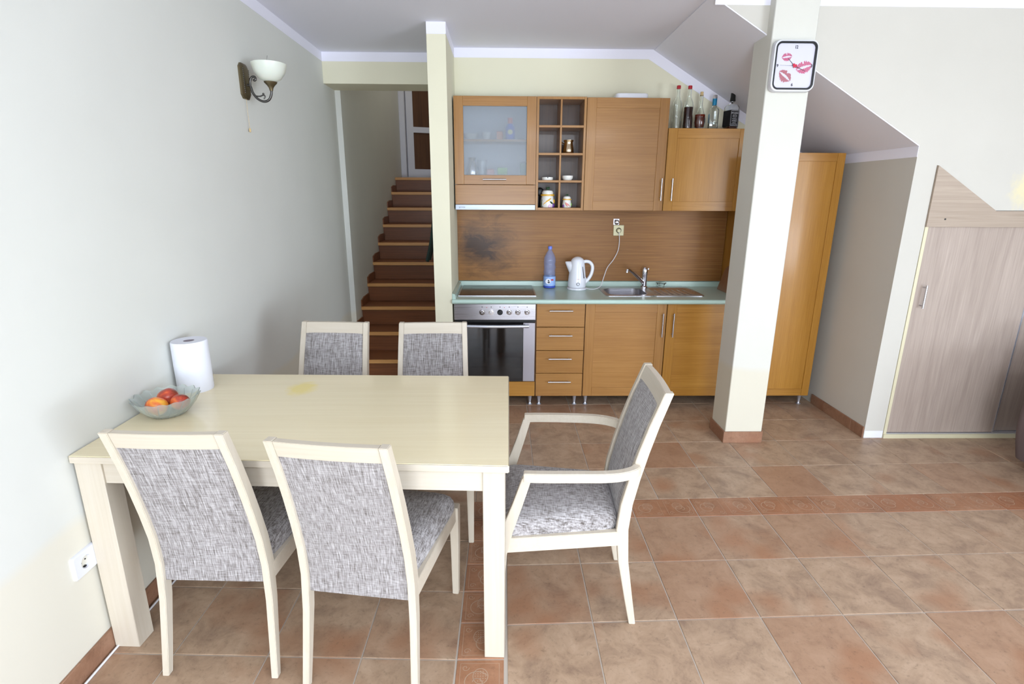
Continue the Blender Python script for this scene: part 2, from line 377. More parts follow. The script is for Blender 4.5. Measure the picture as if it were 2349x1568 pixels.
sl = (ZN-H)/(XN-XS); nx, nz = -sl/sqrt(1+sl*sl), 1/sqrt(1+sl*sl)
t_ = .006
struct('ceiling_slope', MB().prism([(XS, H), (XN, ZN), (XN-nx*t_, ZN-nz*t_), (XS-nx*t_, H-nz*t_)], 'y', YP+.0015, YW), M['ceiling'], 'slanted grey underside of the upper stairs', 'ceiling')
struct('overhead_fill_panel', MB().box(-.05, 1.85, -1.5, -.3, 2.54, H, .01), M['white_lacquer'], 'added flat panel for the overhead fill light behind the camera', 'lamp')  # unseen panel added to carry the overhead fill on table and floor
# white painted bands under the ceiling
e = .002
bands = [(MB().box(XL, XL+e, YB, 4.57, H-HB, H), 'white band along the top of the left wall'),
         (MB().box(XL, XP0, 4.57-e, 4.57, H-HB, H), 'white band above the stair opening'),
         (MB().box(XP0, XP1, 3.801-e, 3.801, H-HB-.003, H), 'white band on the end of the partition'),
         (MB().box(XP1, XP1+e, 3.801, YW, H-HB, H), 'white band on the kitchen side of the partition'),
         (MB().prism([(XP1, H), (XS-.01, H), (XN, ZN+.005), (XN, ZN-.08), (XS-.04, H-HB), (XP1, H-HB)], 'y', YW-e, YW), 'white band over the kitchen bending down with the slope'),
         (MB().box(XN-e, XN, YP, YW, ZN-HB, ZN), 'white band at the top of the niche wall'),
         (MB().box(XS+.02, XR, YP-e, YP, H-HB*.75, H), 'white band at the top of the wall under the stairs')]
for i, (mb, lb) in enumerate(bands): struct('trim_%d' % (i+1), mb, M['white_band'], lb, 'trim', smooth=0)
# free-standing column
CX0, CX1, CY0, CY1 = 1.4555, 1.6982, 3.209, 3.43
col = struct('column', MB().box(CX0, CX1, CY0, CY1, 0, H, .004), paint('column_paint', (212, 210, 200), (212, 206, 188), .5), 'square cream column carrying the wall clock', 'column')

# ---------------------------------------------------------------- floor of tiles
floor = struct('floor', MB().box(XL-.1, XR, YB, 4.6, -.05, -.003).box(XL-.1, XP0+.01, 4.6, 4.86, -.05, -.003), M['grout'], 'terracotta tiled floor with pale grout', 'floor')
struct('terrace', MB().box(-6, 9, -11, YB-.2, -.15, -.02), new_mat('pale_paving', (200, 190, 178), .9), 'pale terrace outside behind the camera', 'terrace')
A = Vector((.3255, .009)); B = Vector((.0011, .337)); JO = .0045
def tile_mesh(a, b):
    """one tile: a slab whose plan is the parallelogram a,b less the joint"""
    la, lb = a.length, b.length; a2 = a*(1-JO/la); b2 = b*(1-JO/lb); o = (a-a2+b-b2)/2
    P = [o, o+a2, o+a2+b2, o+b2]; c = sum(P, Vector((0, 0)))/4; k = .0016
    vs = [(*p, -.008) for p in P]+[(*p, -.0016) for p in P]+[(*(p+(c-p).normalized()*k*1.4), 0) for p in P]
    fs = [(3, 2, 1, 0), (8, 9, 10, 11)]
    for i in range(4): j = (i+1) % 4; fs += [(i, j, j+4, i+4), (i+4, j+4, j+8, i+8)]
    me = bpy.data.meshes.new('tile'); me.from_pydata(vs, [], fs); return me
def put(me, mat, pos, name='tile', z=0, parent=None):
    if not me.materials: me.materials.append(mat)
    o = bpy.data.objects.new(name, me); COL.objects.link(o); o.parent = parent or floor; o.location = (pos[0], pos[1], z+random.uniform(-.0004, .0002)); return o
FULL = tile_mesh(A, B)
O1 = Vector((.6681, 1.6858))
def skip(p, a, b):
    c = p+(a+b)/2
    return c.x > XR or c.x < XL-.1
for j in range(-4, 2):                       # field nearer than the border strip
    for i in range(-2, 13):
        p = O1+A*i+B*j
        if not skip(p, A, B): put(FULL, M['tile'], p)
O2 = O1+B*2                                   # border strip (bottom edge)
SB = Vector((.0006, .165)); STRIP = tile_mesh(A, SB)
def spiral(cx, cy, r, mb, flip=1, w=.0022, turns=1.6, n=26, z=.0006, ph=0):
    pts = []
    for k in range(n):
        t = k/(n-1); rr = r*(1-.78*t); th = ph+flip*turns*2*pi*t
        pts.append((cx+rr*cos(th), cy+rr*sin(th)))
    ribbon(pts, w, mb, z)
def ribbon(pts, w, mb, z=.0006):
    vs = []
    for k, p in enumerate(pts):
        a = Vector(pts[max(k-1, 0)]); b = Vector(pts[min(k+1, len(pts)-1)]); d = (b-a).normalized(); nn = Vector((-d.y, d.x))*w/2
        vs += [(p[0]+nn.x, p[1]+nn.y, z), (p[0]-nn.x, p[1]-nn.y, z)]
    mb.add(vs, [(2*k, 2*k+1, 2*k+3, 2*k+2) for k in range(len(pts)-1)])
def motif(cx, cy, s, mb, flip=1):
    h = s*.42; ribbon([(cx-h, cy-h), (cx+h, cy-h), (cx+h, cy+h), (cx-h, cy+h), (cx-h, cy-h)], .002, mb)
    spiral(cx-flip*s*.08, cy-s*.06, s*.3, mb, flip, .0032, 1.35, ph=pi*.2)
    ribbon([(cx+flip*s*(.02+.16*cos(t)), cy+s*(.1+.19*sin(t))) for t in [k*2*pi/18 for k in range(19)]], .0028, mb)
    for a in range(-2, 3):
        for b in range(-2, 3):
            if a*a+b*b < 7:
                x, y = cx+flip*s*.02+a*s*.055, cy+s*.1+b*s*.06; q = s*.017
                mb.add([(x-q, y, .0006), (x, y-q, .0006), (x+q, y, .0006), (x, y+q, .0006)], [(0, 1, 2, 3)])
    for sx, sy in ((-1, 1), (1, -1), (-1, -1)): spiral(cx+sx*s*.31, cy+sy*s*.31, s*.085, mb, sx*sy, .0022, 1.1, 12)
def relief_mesh(*ms):
    mb = MB()
    for mo in ms: motif(*mo[:3], mb, mo[3])
    me = bpy.data.meshes.new('relief'); me.from_pydata(mb.v, [], mb.f); me.materials.append(M['relief']); return me
REL2 = relief_mesh((.082, .083, .155, 1), (.244, .087, .155, -1))
REL1 = relief_mesh((.083, .083, .158, 1)); REL1B = relief_mesh((.083, .083, .158, -1))
for i in range(-2, 13):
    p = O2+A*i
    if not skip(p, A, SB): o = put(STRIP, M['strip_tile'], p, 'border_tile'); r = put(REL2, M['relief'], (0, 0), 'relief', .0002, o)
O3 = O2+SB-A*.5
for j in range(0, 5):                         # field beyond the strip, joints offset by half a tile
    for i in range(-6, 13):
        p = O3+A*i+B*j
        if not skip(p, A, B) and not (j == 4 and p.x > 2.4): put(FULL, M['tile'], p)
O4 = Vector((-.159, 1.514)); S1 = Vector((.1665, .0)); S2 = Vector((.0008, .1665)); SQ = tile_mesh(S1, S2)
for j in range(-5, 6):                        # narrow border running towards the camera beside the table leg
    p = O4+S2*j; o = put(SQ, M['strip_tile'], p, 'border_tile'); put(REL1 if j % 2 else REL1B, M['relief'], (0, 0), 'relief', .0002, o)
LA = Vector((.331, -.012)); LB = Vector((.003, .333)); LT = tile_mesh(LA, LB); O5 = Vector((-.161, 1.512))
for j in range(-4, 3):
    for i in range(-5, -0):
        p = O5+LA*i+LB*j
        if p.x+.165 > XL-.1: put(LT, M['tile'], p)
# skirting tiles
def skirt(name, label, pts, length, off):
    root = empty(name, label, 'baseboard', kind='structure')
    (x0, y0), (x1, y1) = pts; L = sqrt((x1-x0)**2+(y1-y0)**2); dx, dy = (x1-x0)/L, (y1-y0)/L; s = off
    while s < L:
        a, b = max(s, 0), min(s+length, L); s += length
        if b-a < .01: continue
        mb = MB().box(0, b-a-.003, 0, .010, 0, .076, .0015); o = mb.build('tile', M['skirt'], root)
        o.location = (x0+dx*a, y0+dy*a, 0); o.rotation_euler = (0, 0, math.atan2(dy, dx))
M['skirt'] = tilemat('skirting_tile', (150, 112, 88), (130, 94, 74), (140, 92, 66))
skirt('baseboard_left', 'brown tile skirting along the left wall', ((XL, 4.5), (XL, .0)), .33, -.1)
skirt('baseboard_niche', 'brown tile skirting on the niche wall', ((XN, YP+.002), (XN, 3.9)), .33, -.2)
cb = empty('baseboard_column', 'brown tile skirting around the column foot', 'baseboard', kind='structure')
for a, b, c, d in ((CX0-.01, CX1+.002, CY0-.01, CY0), (CX0-.01, CX0, CY0+.001, CY1), (CX1, CX1+.01, CY0+.001, CY1), (CX0-.01, CX1+.01, CY1, CY1+.01)):
    MB().box(a, b, c, d, 0, .078, .0015).build('tile', M['skirt'], cb)

# ---------------------------------------------------------------- staircase
st = empty('staircase', 'reddish brown wooden stairs climbing behind the partition', 'staircase', (0, 4.47, 0), kind='structure')
x0, x1 = -1.345, XP0
for k in range(10):
    y = .285*k; z = .177*(k+1)
    last = k == 9
    MB().box(x0, x1, y, y+(.285+.04 if not last else .9), z-.03, z-.002 if False else z, .004).build('tread', M['stair'], st)
    MB().box(x0, x1, y-.004, y+.014, z-.032, z+.0005, .003).build('nosing', M['nosing'], st)
    MB().box(x0, x1, y+.03, y+.045, z-.177, z-.03).build('riser', M['stair'], st)
    if not last: MB().prism([(y+.005, z), (y+.29, z), (y+.29, z+.08), (y+.10, z+.08), (y+.005, z+.06)], 'x', x0, x0+.012).build('skirting_piece', M['stair'], st)
# door at the top of the stairs
d = empty('door_1', 'white door with brown panels at the top of the stairs', 'door', (-1.345, 7.5, 1.77), kind='structure')
MB().box(0, .075, 0, .12, 0, 2.1, .004).box(.075, .86, 0, .12, 2.03, 2.1, .004).box(.075, .86, 0, .12, 0, .022).build('door_frame', M['white_lacquer'], d)
dl = MB().box(0, .09, 0, .04, 0, 2.0).box(.69, .78, 0, .04, 0, 2.0).box(.09, .69, 0, .04, 0, .1).box(.09, .69, 0, .04, .56, .63).box(.09, .69, 0, .04, 1.9, 2.0).build('door_leaf', M['white_lacquer'], d)
dl.location = (.085, .05, .025); dl.rotation_euler = (0, 0, radians(20))
for z0, z1 in ((.1, .56), (.63, 1.9)): MB().box(.09, .69, .014, .026, z0, z1).build('panel', M['brown_panel'], dl)
g = MB()
rows = 9
vs = []; 
for k in range(rows+1):
    t = k/rows
    for a in range(13):
        u = a/12; vs.append((.008+.02*t+.008*sin(a*1.7+t*2)+.058*t**3+(.012*sin(pi*u)), (u-.5)*(.10+.12*t), -.62*t-.015*sin(a*.9)))
f_ = [(k*13+a, k*13+a+1, (k+1)*13+a+1, (k+1)*13+a) for k in range(rows) for a in range(12)]
n0 = len(vs); vs += [(x-.012 if x > .014 else .002, y, z) for x, y, z in vs]
f_ += [tuple(i+n0 for i in f)[::-1] for f in f_]+[(k*13, (k+1)*13, (k+1)*13+n0, k*13+n0) for k in range(rows)]+[(k*13+12, (k+1)*13+12, (k+1)*13+12+n0, k*13+12+n0) for k in range(rows)]
f_ += [(a, a+1, a+1+n0, a+n0) for a in range(12)]+[(rows*13+a, rows*13+a+1, rows*13+a+1+n0, rows*13+a+n0) for a in range(12)]
g.add([(-x, y, z) for x, y, z in vs], f_)
gm = g.build('hanging_garment', M['cloth_green'], smooth=60); gm.location = (XP0-.005, 4.2, 1.70)
tag(gm, 'dark green garment hanging beside the stairs at the partition', 'garment')

# ---------------------------------------------------------------- closet under the stairs
DY = YP+.012
cf = empty('closet_surround', 'grey-beige laminate fascia above the sliding closet doors', 'panel', (0, 0, 0), kind='structure')
MB().prism([(2.556, 1.389), (2.556, 1.742), (2.96, 1.484), (4.6, 1.484), (4.6, 1.389)], 'y', YP-.012, YP+.01).build('fascia_board', M['closet_h'], cf)
MB().prism([(2.556, 1.50), (2.556, 1.742), (2.958, 1.486)], 'y', YP-.0125, YP-.012).build('gable_board', M['closet_h'], cf)
M['cream_frame'] = new_mat('cream_frame', (214, 206, 174), .5)
MB().box(2.556, 2.575, YP-.004, YP+.02, .028, 1.389).build('frame_strip', M['cream_frame'], cf)
MB().box(2.556, 4.6, YP-.012, YP+.03, 0, .028).build('sill_strip', M['cream_frame'], cf)
MB().box(2.575, 4.6, YP-.002, YP+.06, .028, .036).build('floor_track', M['alu'], cf)
MB().cyl((2.66, YP-.014, 1.435), (2.66, YP-.010, 1.435), .005).build('screw_hole', M['black'], cf)
def slider(name, label, xa, xb, y):
    d = empty(name, label, 'door', (xa, y, .036), kind='structure')
    MB().box(0, xb-xa, 0, .018, .002, 1.353, .001).build('door_board', M['closet'], d)
    MB().box(xb-xa-.004, xb-xa+.004, -.003, .02, 0, 1.353).build('edge_profile', M['alu'], d); return d
d2 = slider('door_2', 'front sliding closet door with short steel handle', 2.576, 3.30, YP+.002)
hm = MB().cyl((.048, -.03, .855), (.048, -.03, 1.0), .006).cyl((.048, -.03, .87), (.048, 0, .87), .004).cyl((.048, -.03, .985), (.048, 0, .985), .004)
hm.build('handle', M['steel'], d2)
slider('door_3', 'rear sliding closet door beside the sofa', 3.25, 3.95, YP+.028)
MB().box(2.6, 4.85, YP+.5, YP+.52, 0, 1.5).build('closet_back', M['dark_gap'], cf)
struct('wall_patch', MB().box(XN+.004, 2.552, YP-.0012, YP, 0, .05), new_mat('bare_plaster', (232, 232, 240), .9), 'bare white plaster foot of the pier beside closet', 'wall')

# ---------------------------------------------------------------- kitchen
XB = [-.3538, .2462, .6053, 1.2053, 1.8053]; YF = 3.829; ZB, ZT = .088, .8045
def bar(mb, p, q, r=.0055, stand=.028, inset=.018):
    p, q = Vector(p), Vector(q); d = (q-p).normalized(); off = Vector((0, -stand, 0))
    mb.cyl(p+off, q+off, r, n=12)
    for s in (p+d*inset, q-d*inset): mb.cyl(s+off, s, r*.7, n=8)
    return mb
def cab_leg(parent, x, y, z=ZB):
    return MB().lathe([(.016, 0), (.018, .004), (.010, .012), (.0085, .02), (.017, z-.003), (.02, z)], 14, (x, y, 0)).build('leg', M['alu'], parent)
def framed_door(parent, w, h, hand, mh, mv, pan, f=.068, panelmat=None):
    """door: origin at its lower left front corner, front at y=0 thickness .02"""
    d = MB().box(f, w-f, .007, .016, f, h-f).build('door', pan, parent)
    for a in (0, w-f): MB().box(a, a+f, 0, .02, 0, h, .0015).build('stile', mv, d)
    for a in (0, h-f): MB().box(f, w-f, .0005, .02, a, a+f, .001).build('rail', mh, d)
    if hand: bar(MB(), *hand).build('handle', M['steel'], d)
    return d
# oven unit
u = empty('oven_cabinet', 'oak base unit housing the built-in oven', 'cabinet', (XB[0], YF, 0))
W = .6
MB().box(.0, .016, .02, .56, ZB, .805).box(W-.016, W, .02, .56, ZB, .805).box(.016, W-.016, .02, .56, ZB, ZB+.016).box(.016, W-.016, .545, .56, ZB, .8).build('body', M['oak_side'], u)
MB().box(.003, W-.003, 0, .02, ZB, .203, .001).build('plinth_panel', M['oak_gold_h'], u)
for x in (.05, W-.035): cab_leg(u, x, .055); cab_leg(u, x, .5)
ov = empty('built_in_oven', 'stainless steel built-in oven with black glass door', 'oven', (XB[0], YF, 0))
MB().box(.018, W-.018, .03, .53, .208, .80).build('body', M['black'], ov)
MB().box(.002, W-.004, -.006, .018, .682, .80, .002).build('control_panel', M['steel'], ov)
MB().box(.004, W-.004, .008, .018, .662, .682).build('vent_slot', M['black'], ov)
for i, x in enumerate((.2058, .2718, .3358, .4028, .4658, .5328)):
    kb = MB().cyl((x, -.006, .739), (x, -.010, .739), .0205, n=28).cyl((x, -.010, .739), (x, -.026, .739), .0155, .0135, n=24).build('knob', M['black'] if i == 2 else M['chrome'], ov)
    if i == 2: tag(kb, 'black knob')
    MB().cyl((x, -.0262, .739), (x, -.028, .739), .005, n=12).build('cap', M['black'] if i == 2 else M['steel'], kb)
    MB().box(x-.003, x+.003, -.0064, -.006, .775, .781).build('mark', M['black'], ov)
for x in (.239, .368): MB().cyl((x, -.0064, .775), (x, -.006, .775), .0028, n=8).build('indicator_light', M['red'], ov)
od = MB().box(.098, .506, -.003, .018, .207, .66, .001).build('glass_door', M['black_glass'], ov)
for a, b in ((.004, .098), (.506, W-.006)): MB().box(a, b, -.004, .018, .207, .66, .002).build('side_trim', M['steel_dull'], od)
hp = [(.055+.49*t, -.042-.012*sin(pi*t), .643) for t in [k/12 for k in range(13)]]
MB().tube(hp, .0115, 14).cyl((.075, -.044, .643), (.075, 0, .643), .009).cyl((.525, -.044, .643), (.525, 0, .643), .009).build('handle', M['alu'], od)
# drawer unit
du = empty('drawer_unit', 'narrow oak base unit with four drawers', 'cabinet', (XB[1], YF, 0)); W = .3591
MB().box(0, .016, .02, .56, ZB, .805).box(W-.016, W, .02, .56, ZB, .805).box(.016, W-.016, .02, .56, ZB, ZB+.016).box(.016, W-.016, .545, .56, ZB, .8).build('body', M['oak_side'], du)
for z0, z1 in ((.088, .2685), (.2715, .4455), (.4495, .6245), (.6285, .803)):
    dr = MB().box(.004, W-.003, 0, .02, z0, z1, .0015).build('drawer', M['oak_h'], du)
    MB().box(.03, W-.03, .02, .45, z0+.03, z1-.03).build('drawer_box', M['oak_side'], dr)
    zh = z1-.05 if z1 > .7 else (z0+z1)/2+.03; bar(MB(), (.096, 0, zh), (.266, 0, zh)).build('handle', M['steel'], dr)
for x in (.035, W-.05): cab_leg(du, x, .055); cab_leg(du, x, .5)
# two door units
for i, (xa, lab) in enumerate(((XB[2], 'oak base cupboard beside the drawers, handle on its right'), (XB[3], 'oak base cupboard half hidden by the column, handle on its left'))):
    c = empty('base_cabinet', lab, 'cabinet', (xa, YF, 0), group=None); W = .6
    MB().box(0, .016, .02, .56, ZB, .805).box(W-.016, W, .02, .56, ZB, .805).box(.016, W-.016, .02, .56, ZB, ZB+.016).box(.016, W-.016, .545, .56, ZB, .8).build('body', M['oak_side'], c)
    hx = .568-.003 if i == 0 else .044
    dd = framed_door(c, W-.006, ZT-ZB, ((hx, 0, .47), (hx, 0, .647)), M['oak_h'] if i == 0 else M['oak_gold_h'], M['oak_v'] if i == 0 else M['oak_gold_v'], M['oak_h'] if i == 0 else M['oak_gold_h'])
    dd.location = (.003, 0, ZB)
    for x in (.035, W-.035): cab_leg(c, x, .055); cab_leg(c, x, .5)
# tall cabinet
tc = empty('tall_cabinet', 'tall golden oak cabinet behind the column', 'cabinet', (XB[4]+.002, YF, 0)); W = 2.347-XB[4]-.002
MB().box(0, .018, .0, .57, ZB, 1.85, .001).box(W-.018, W, .0205, .57, ZB, 1.85).box(.018, W-.018, .0205, .57, 1.834, 1.85).box(.018, W-.018, .0205, .57, ZB, ZB+.018).box(.018, W-.018, .555, .57, ZB, 1.85).build('body', M['oak_gold_v'], tc)
dd = framed_door(tc, W-.021, 1.762, None, M['oak_gold_h'], M['oak_gold_v'], M['oak_gold_v'], .055); dd.location = (.0195, 0, ZB)
for x in (.035, W-.035): cab_leg(tc, x, .055); cab_leg(tc, x, .5)
# worktop with a cut-out for the sink
SX0, SX1, SY0, SY1 = .785, 1.115, 3.95, 4.27
wt = MB()
for a, b, c_, d_ in ((-.3595, SX0, 3.795, YW-.001), (SX1, 1.804, 3.795, YW-.001), (SX0, SX1, 3.795, SY0), (SX0, SX1, SY1, YW-.001)): wt.box(a, b, c_, d_, .806, .84)
wt.tube([(-.3595, 3.795, .823), (1.804, 3.795, .823)], .017, 12)
wk = wt.build('worktop', M['mint'], smooth=30); tag(wk, 'pale mint green kitchen worktop with rounded front edge', 'worktop')
MB().prism([(YW-.001, .84), (YW-.026, .84), (YW-.022, .878), (YW-.001, .884)], 'x', -.36, 1.80).build('upstand', M['mint'], wk)
MB().prism([(-.3605, .84), (-.3345, .84), (-.3385, .874), (-.3605, .88)], 'y', 3.80, YW-.027).build('upstand', M['mint'], wk)
# hob
M['ring'] = new_mat('faint_ring', (50, 42, 42), .2)
hb = empty('hob', 'black glass hob with steel frame set in worktop', 'hob', (-.04, 4.16, .84))
MB().prism([(-.29, -.245), (.29, -.245), (.29, .235), (-.29, .235)], 'z', .0, .005).build('frame', M['steel'], hb, bevel=.002)
MB().box(-.28, .28, -.235, .225, .004, .0065, .001).build('glass_top', new_mat('hob_glass', (34, 28, 28), .16, spec=.6), hb)
for x, y, r in ((-.14, -.1, .09), (.14, -.1, .075), (-.14, .1, .075), (.14, .1, .09)):
    MB().lathe([(r, 0), (r, .0003), (r-.002, .0003), (r-.002, 0)], 40, (x, y, .0065), cap=False).build('cooking_ring', M['ring'], hb)
# sink
sk = empty('kitchen_sink', 'stainless steel sink with drainer set in worktop', 'sink', (0, 0, .84))
def rrect(x0, x1, y0, y1, r, n=6):
    P = []
    for cx, cy, a in ((x1-r, y1-r, 0), (x0+r, y1-r, 90), (x0+r, y0+r, 180), (x1-r, y0+r, 270)):
        for k in range(n+1): t = radians(a+90*k/n); P.append((cx+r*cos(t), cy+r*sin(t)))
    return P
def loft(mb, rings, cap0=False, cap1=False):
    n = len(rings[0][0]); vs = []; fs = []
    for P, z in rings: vs += [(*p, z) for p in P]
    for i in range(len(rings)-1):
        for k in range(n): fs.append((i*n+k, i*n+(k+1) % n, (i+1)*n+(k+1) % n, (i+1)*n+k))
    if cap0: fs.append(tuple(range(n)))
    if cap1: fs.append(tuple((len(rings)-1)*n+k for k in range(n)))
    return mb.add(vs, fs)
oo = rrect(.77, 1.512, 3.922, 4.362, .03); ob = rrect(.80, 1.10, 3.965, 4.255, .07)
# rim plate: outer edge down, flat between outer outline and left bowl is closed by a strip loft on the left half and plates on the right
rim = MB()
L_o = rrect(.77, 1.13, 3.922, 4.362, .03)
loft(rim, [(L_o, .0), (L_o, .004), (ob, .004), (ob, -.01), (rrect(.81, 1.09, 3.975, 4.245, .065), -.13), (rrect(.84, 1.06, 4.0, 4.22, .05), -.145)], cap1=True)
rim.build('basin', M['steel'], sk)
dr = MB(); R_o = rrect(1.13, 1.512, 3.922, 4.362, .03); R_i = rrect(1.165, 1.485, 3.955, 4.24, .04)
loft(dr, [(R_o, 0), (R_o, .004), (R_i, .004), (rrect(1.172, 1.478, 3.962, 4.233, .035), .0008)], cap1=True)
for k in range(6): dr.box(1.20+k*.045, 1.212+k*.045, 3.985, 4.2, .0008, .0035, .001)
dr.build('drainer', M['steel'], sk)
MB().lathe([(.0, .002), (.022, .002), (.024, 0)], 20, (.95, 4.11, -.1455)).build('drain', M['chrome'], sk)
fa = empty('mixer_tap', 'chrome mixer tap with swivelling spout behind sink', 'tap', (1.148, 4.305, .844))
MB().lathe([(.0275, 0), (.0275, .008), (.021, .014), (.021, .10), (.023, .105), (.023, .112)], 24).build('tap_body', M['chrome'], fa)
MB().lathe([(.0235, .113), (.025, .125), (.024, .15), (.017, .163), (.0, .168)], 24).build('lever_cap', M['chrome'], fa)
MB().tube([(.0, .0, .145), (.005, -.03, .155), (.012, -.06, .158)], [.008, .007, .006], 10).build('lever', M['chrome'], fa)
MB().tube([(-.01, -.005, .04), (-.06, -.04, .085), (-.12, -.08, .135), (-.155, -.105, .158), (-.168, -.113, .158), (-.172, -.116, .135)], [.014, .012, .011, .011, .012, .012], 14).build('spout', M['chrome'], fa)
# backsplash
bs = MB().box(XP1+.001, 1.8045, YW-.021, YW-.001, .885, 1.452).build('backsplash', M['splash']); tag(bs, 'oak backsplash board behind the worktop, scorched at left', 'backsplash')
# upper cabinets
YU = 4.146; ZU0, ZU1 = 1.4535, 2.2417
def carcass(w, z0, z1, mat, dep=YW-.002-YU-.02, back=M['oak_side']):
    return MB().box(0, .016, .0205, dep, z0, z1).box(w-.016, w, .0205, dep, z0, z1).box(.016, w-.016, .0205, dep, z1-.016, z1).box(.016, w-.016, .0205, dep, z0, z0+.016).box(.016, w-.016, dep-.008, dep, z0+.016, z1-.016)
DEP = YW-.002-YU
gc = empty('glazed_wall_cabinet', 'oak wall cabinet with frosted glass door over the hood', 'cabinet', (XB[0], YU, 0)); W = .6
MB().box(0, .016, .0205, DEP, 1.494, ZU1).box(W-.016, W, .0205, DEP, 1.494, ZU1).box(.016, W-.016, .0205, DEP, ZU1-.016, ZU1).box(.016, W-.016, .0205, DEP, 1.494, 1.51).box(.016, W-.016, DEP-.008, DEP, 1.51, ZU1-.016).build('body', new_mat('pale_inside', (214, 218, 222), .6), gc)
for a in (1.690, 1.939): MB().box(.017, W-.017, .03, DEP-.009, a, a+.016).build('shelf', M['oak_h'], gc)
d = MB().box(.070, W-.07, .009, .013, 1.703, 2.176).build('glass_door', M['frost'], gc)
for a in (.002, W-.07): MB().box(a, a+.068, 0, .02, 1.637, ZU1, .0015).build('stile', M['oak_v'], d)
for a, b in ((1.637, 1.703), (2.176, ZU1)): MB().box(.070, W-.07, .0005, .02, a, b, .001).build('rail', M['oak_h'], d)
bar(MB(), (.21, 0, 1.672), (.38, 0, 1.672)).build('handle', M['steel'], d)
MB().box(.002, W-.002, 0, .02, 1.494, 1.634, .0015).build('fascia', M['oak_h'], gc)
hd = empty('extractor_hood', 'slim stainless steel extractor hood strip', 'hood', (XB[0], YU, 0))
MB().box(.004, W-.004, .015, DEP, 1.456, 1.492).build('body', M['black'], hd)
MB().box(.002, W-.002, -.006, .015, 1.455, 1.492, .001).build('front_strip', brushed('hood_steel', (150, 156, 164), 'x', .42), hd)
text('gorenje', .014, M['black'], hd, Matrix.Translation((.052, -.0066, 1.474)) @ FRONT, font_sx=1.1)
# open pigeonholes
ps = empty('open_shelf_unit', 'oak open shelf unit with eight pigeonholes', 'shelf', (XB[1], YU, 0)); W = .359
sv = MB().box(0, .0175, 0, DEP, ZU0, ZU1, .001).box(W-.0175, W, 0, DEP, ZU0, ZU1, .001).box(.0175, W-.0175, 0, DEP, 2.224, ZU1, .001).box(.0175, W-.0175, 0, DEP, ZU0, 1.472, .001)
sv.build('body', M['oak_v'], ps)
MB().box(.171, .184, .002, DEP-.01, 1.472, 2.224, .001).build('divider', M['oak_v'], ps)
for z in (2.035, 1.846, 1.654):
    for a, b in ((.0175, .171), (.184, W-.0175)): MB().box(a, b, .002, DEP-.01, z, z+.016, .001).build('shelf', M['oak_h'], ps)
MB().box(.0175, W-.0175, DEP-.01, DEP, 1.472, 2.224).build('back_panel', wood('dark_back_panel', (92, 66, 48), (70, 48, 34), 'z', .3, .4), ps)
c3 = empty('wall_cabinet', 'taller oak wall cupboard beside the pigeonholes', 'cabinet', (XB[2], YU, 0)); W = .6
carcass(W, ZU0, 2.238, None, DEP).build('body', M['oak_v'], c3)
dd = framed_door(c3, W-.006, 2.238-ZU0, ((.571, 0, .073), (.571, 0, .233)), M['oak_h'], M['oak_v'], M['oak_h']); dd.location = (.003, 0, ZU0)
c4 = empty('wall_cabinet', 'lower golden oak wall cupboard carrying the bottles', 'cabinet', (XB[3], YU, 0)); Z4 = 2.037
carcass(W, ZU0, Z4, None, DEP).build('body', M['oak_gold_v'], c4)
dd = framed_door(c4, W-.006, Z4-ZU0, ((.05, 0, .073), (.05, 0, .233)), M['oak_gold_h'], M['oak_gold_v'], M['oak_gold_v']); dd.location = (.003, 0, ZU0)

# ---------------------------------------------------------------- things in and on the kitchen
def lathed(name, prof, mat, label, cat, loc, n=28, group=None, **k):
    o = MB().lathe(prof, n).build(name, mat, smooth=50); o.location = loc; return tag(o, label, cat, group)
# behind the frosted glass
zs1, zs2 = 1.706, 1.955; gx, gy = XB[0], YU
it = empty('metal_jug', 'shiny metal jug behind the frosted glass, lower left', 'jug', (gx+.125, gy+.1, zs1))
MB().lathe([(.0, 0), (.045, 0), (.05, .03), (.03, .085), (.022, .1), (.03, .125), (0, .125)], 20).build('body', M['chrome'], it)
lathed('drinking_glass', [(0, 0), (.03, 0), (.036, .11), (.033, .11), (.028, .006), (0, .006)], M['glass'], 'clear glass beside the metal jug in the cabinet', 'glass', (gx+.2, gy+.12, zs1))
tag(MB().box(0, .075, 0, .05, 0, .055, .004).build('food_packet', M['lime']), 'lime green packet on the cabinet\'s lower shelf', 'packet').location = (gx+.315, gy+.09, zs1)
tag(MB().box(0, .055, 0, .05, 0, .045, .004).build('food_packet', M['rose']), 'reddish packet left of the lime green one', 'packet').location = (gx+.235, gy+.10, zs1)
tag(MB().box(0, .06, 0, .05, 0, .09, .004).build('food_packet', new_mat('green_box', (60, 120, 90), .5)), 'dark green packet at right behind frosted glass', 'packet').location = (gx+.485, gy+.10, zs1)
tag(MB().box(0, .045, 0, .045, 0, .06, .003).build('spice_box', M['orange']), 'small orange box on the cabinet\'s upper shelf', 'box').location = (gx+.31, gy+.09, zs2)
bl = empty('coffee_tin', 'blue tin with yellow disc behind frosted glass', 'tin', (gx+.41, gy+.11, zs2))
MB().lathe([(0, 0), (.036, 0), (.036, .095), (.02, .115), (0, .115)], 20).build('body', M['blue'], bl)
MB().cyl((0, -.0365, .055), (0, -.0375, .055), .018, n=20).build('disc', new_mat('disc_yellow', (226, 220, 150), .5), bl)
MB().cyl((0, 0, .115), (0, 0, .155), .018, n=16).build('cap', new_mat('cap_pink', (226, 120, 110), .5), bl)
lathed('white_cup', [(0, 0), (.025, 0), (.036, .055), (.033, .055), (.022, .005), (0, .005)], M['ceramic'], 'white cup left of the orange box', 'cup', (gx+.235, gy+.12, zs2))
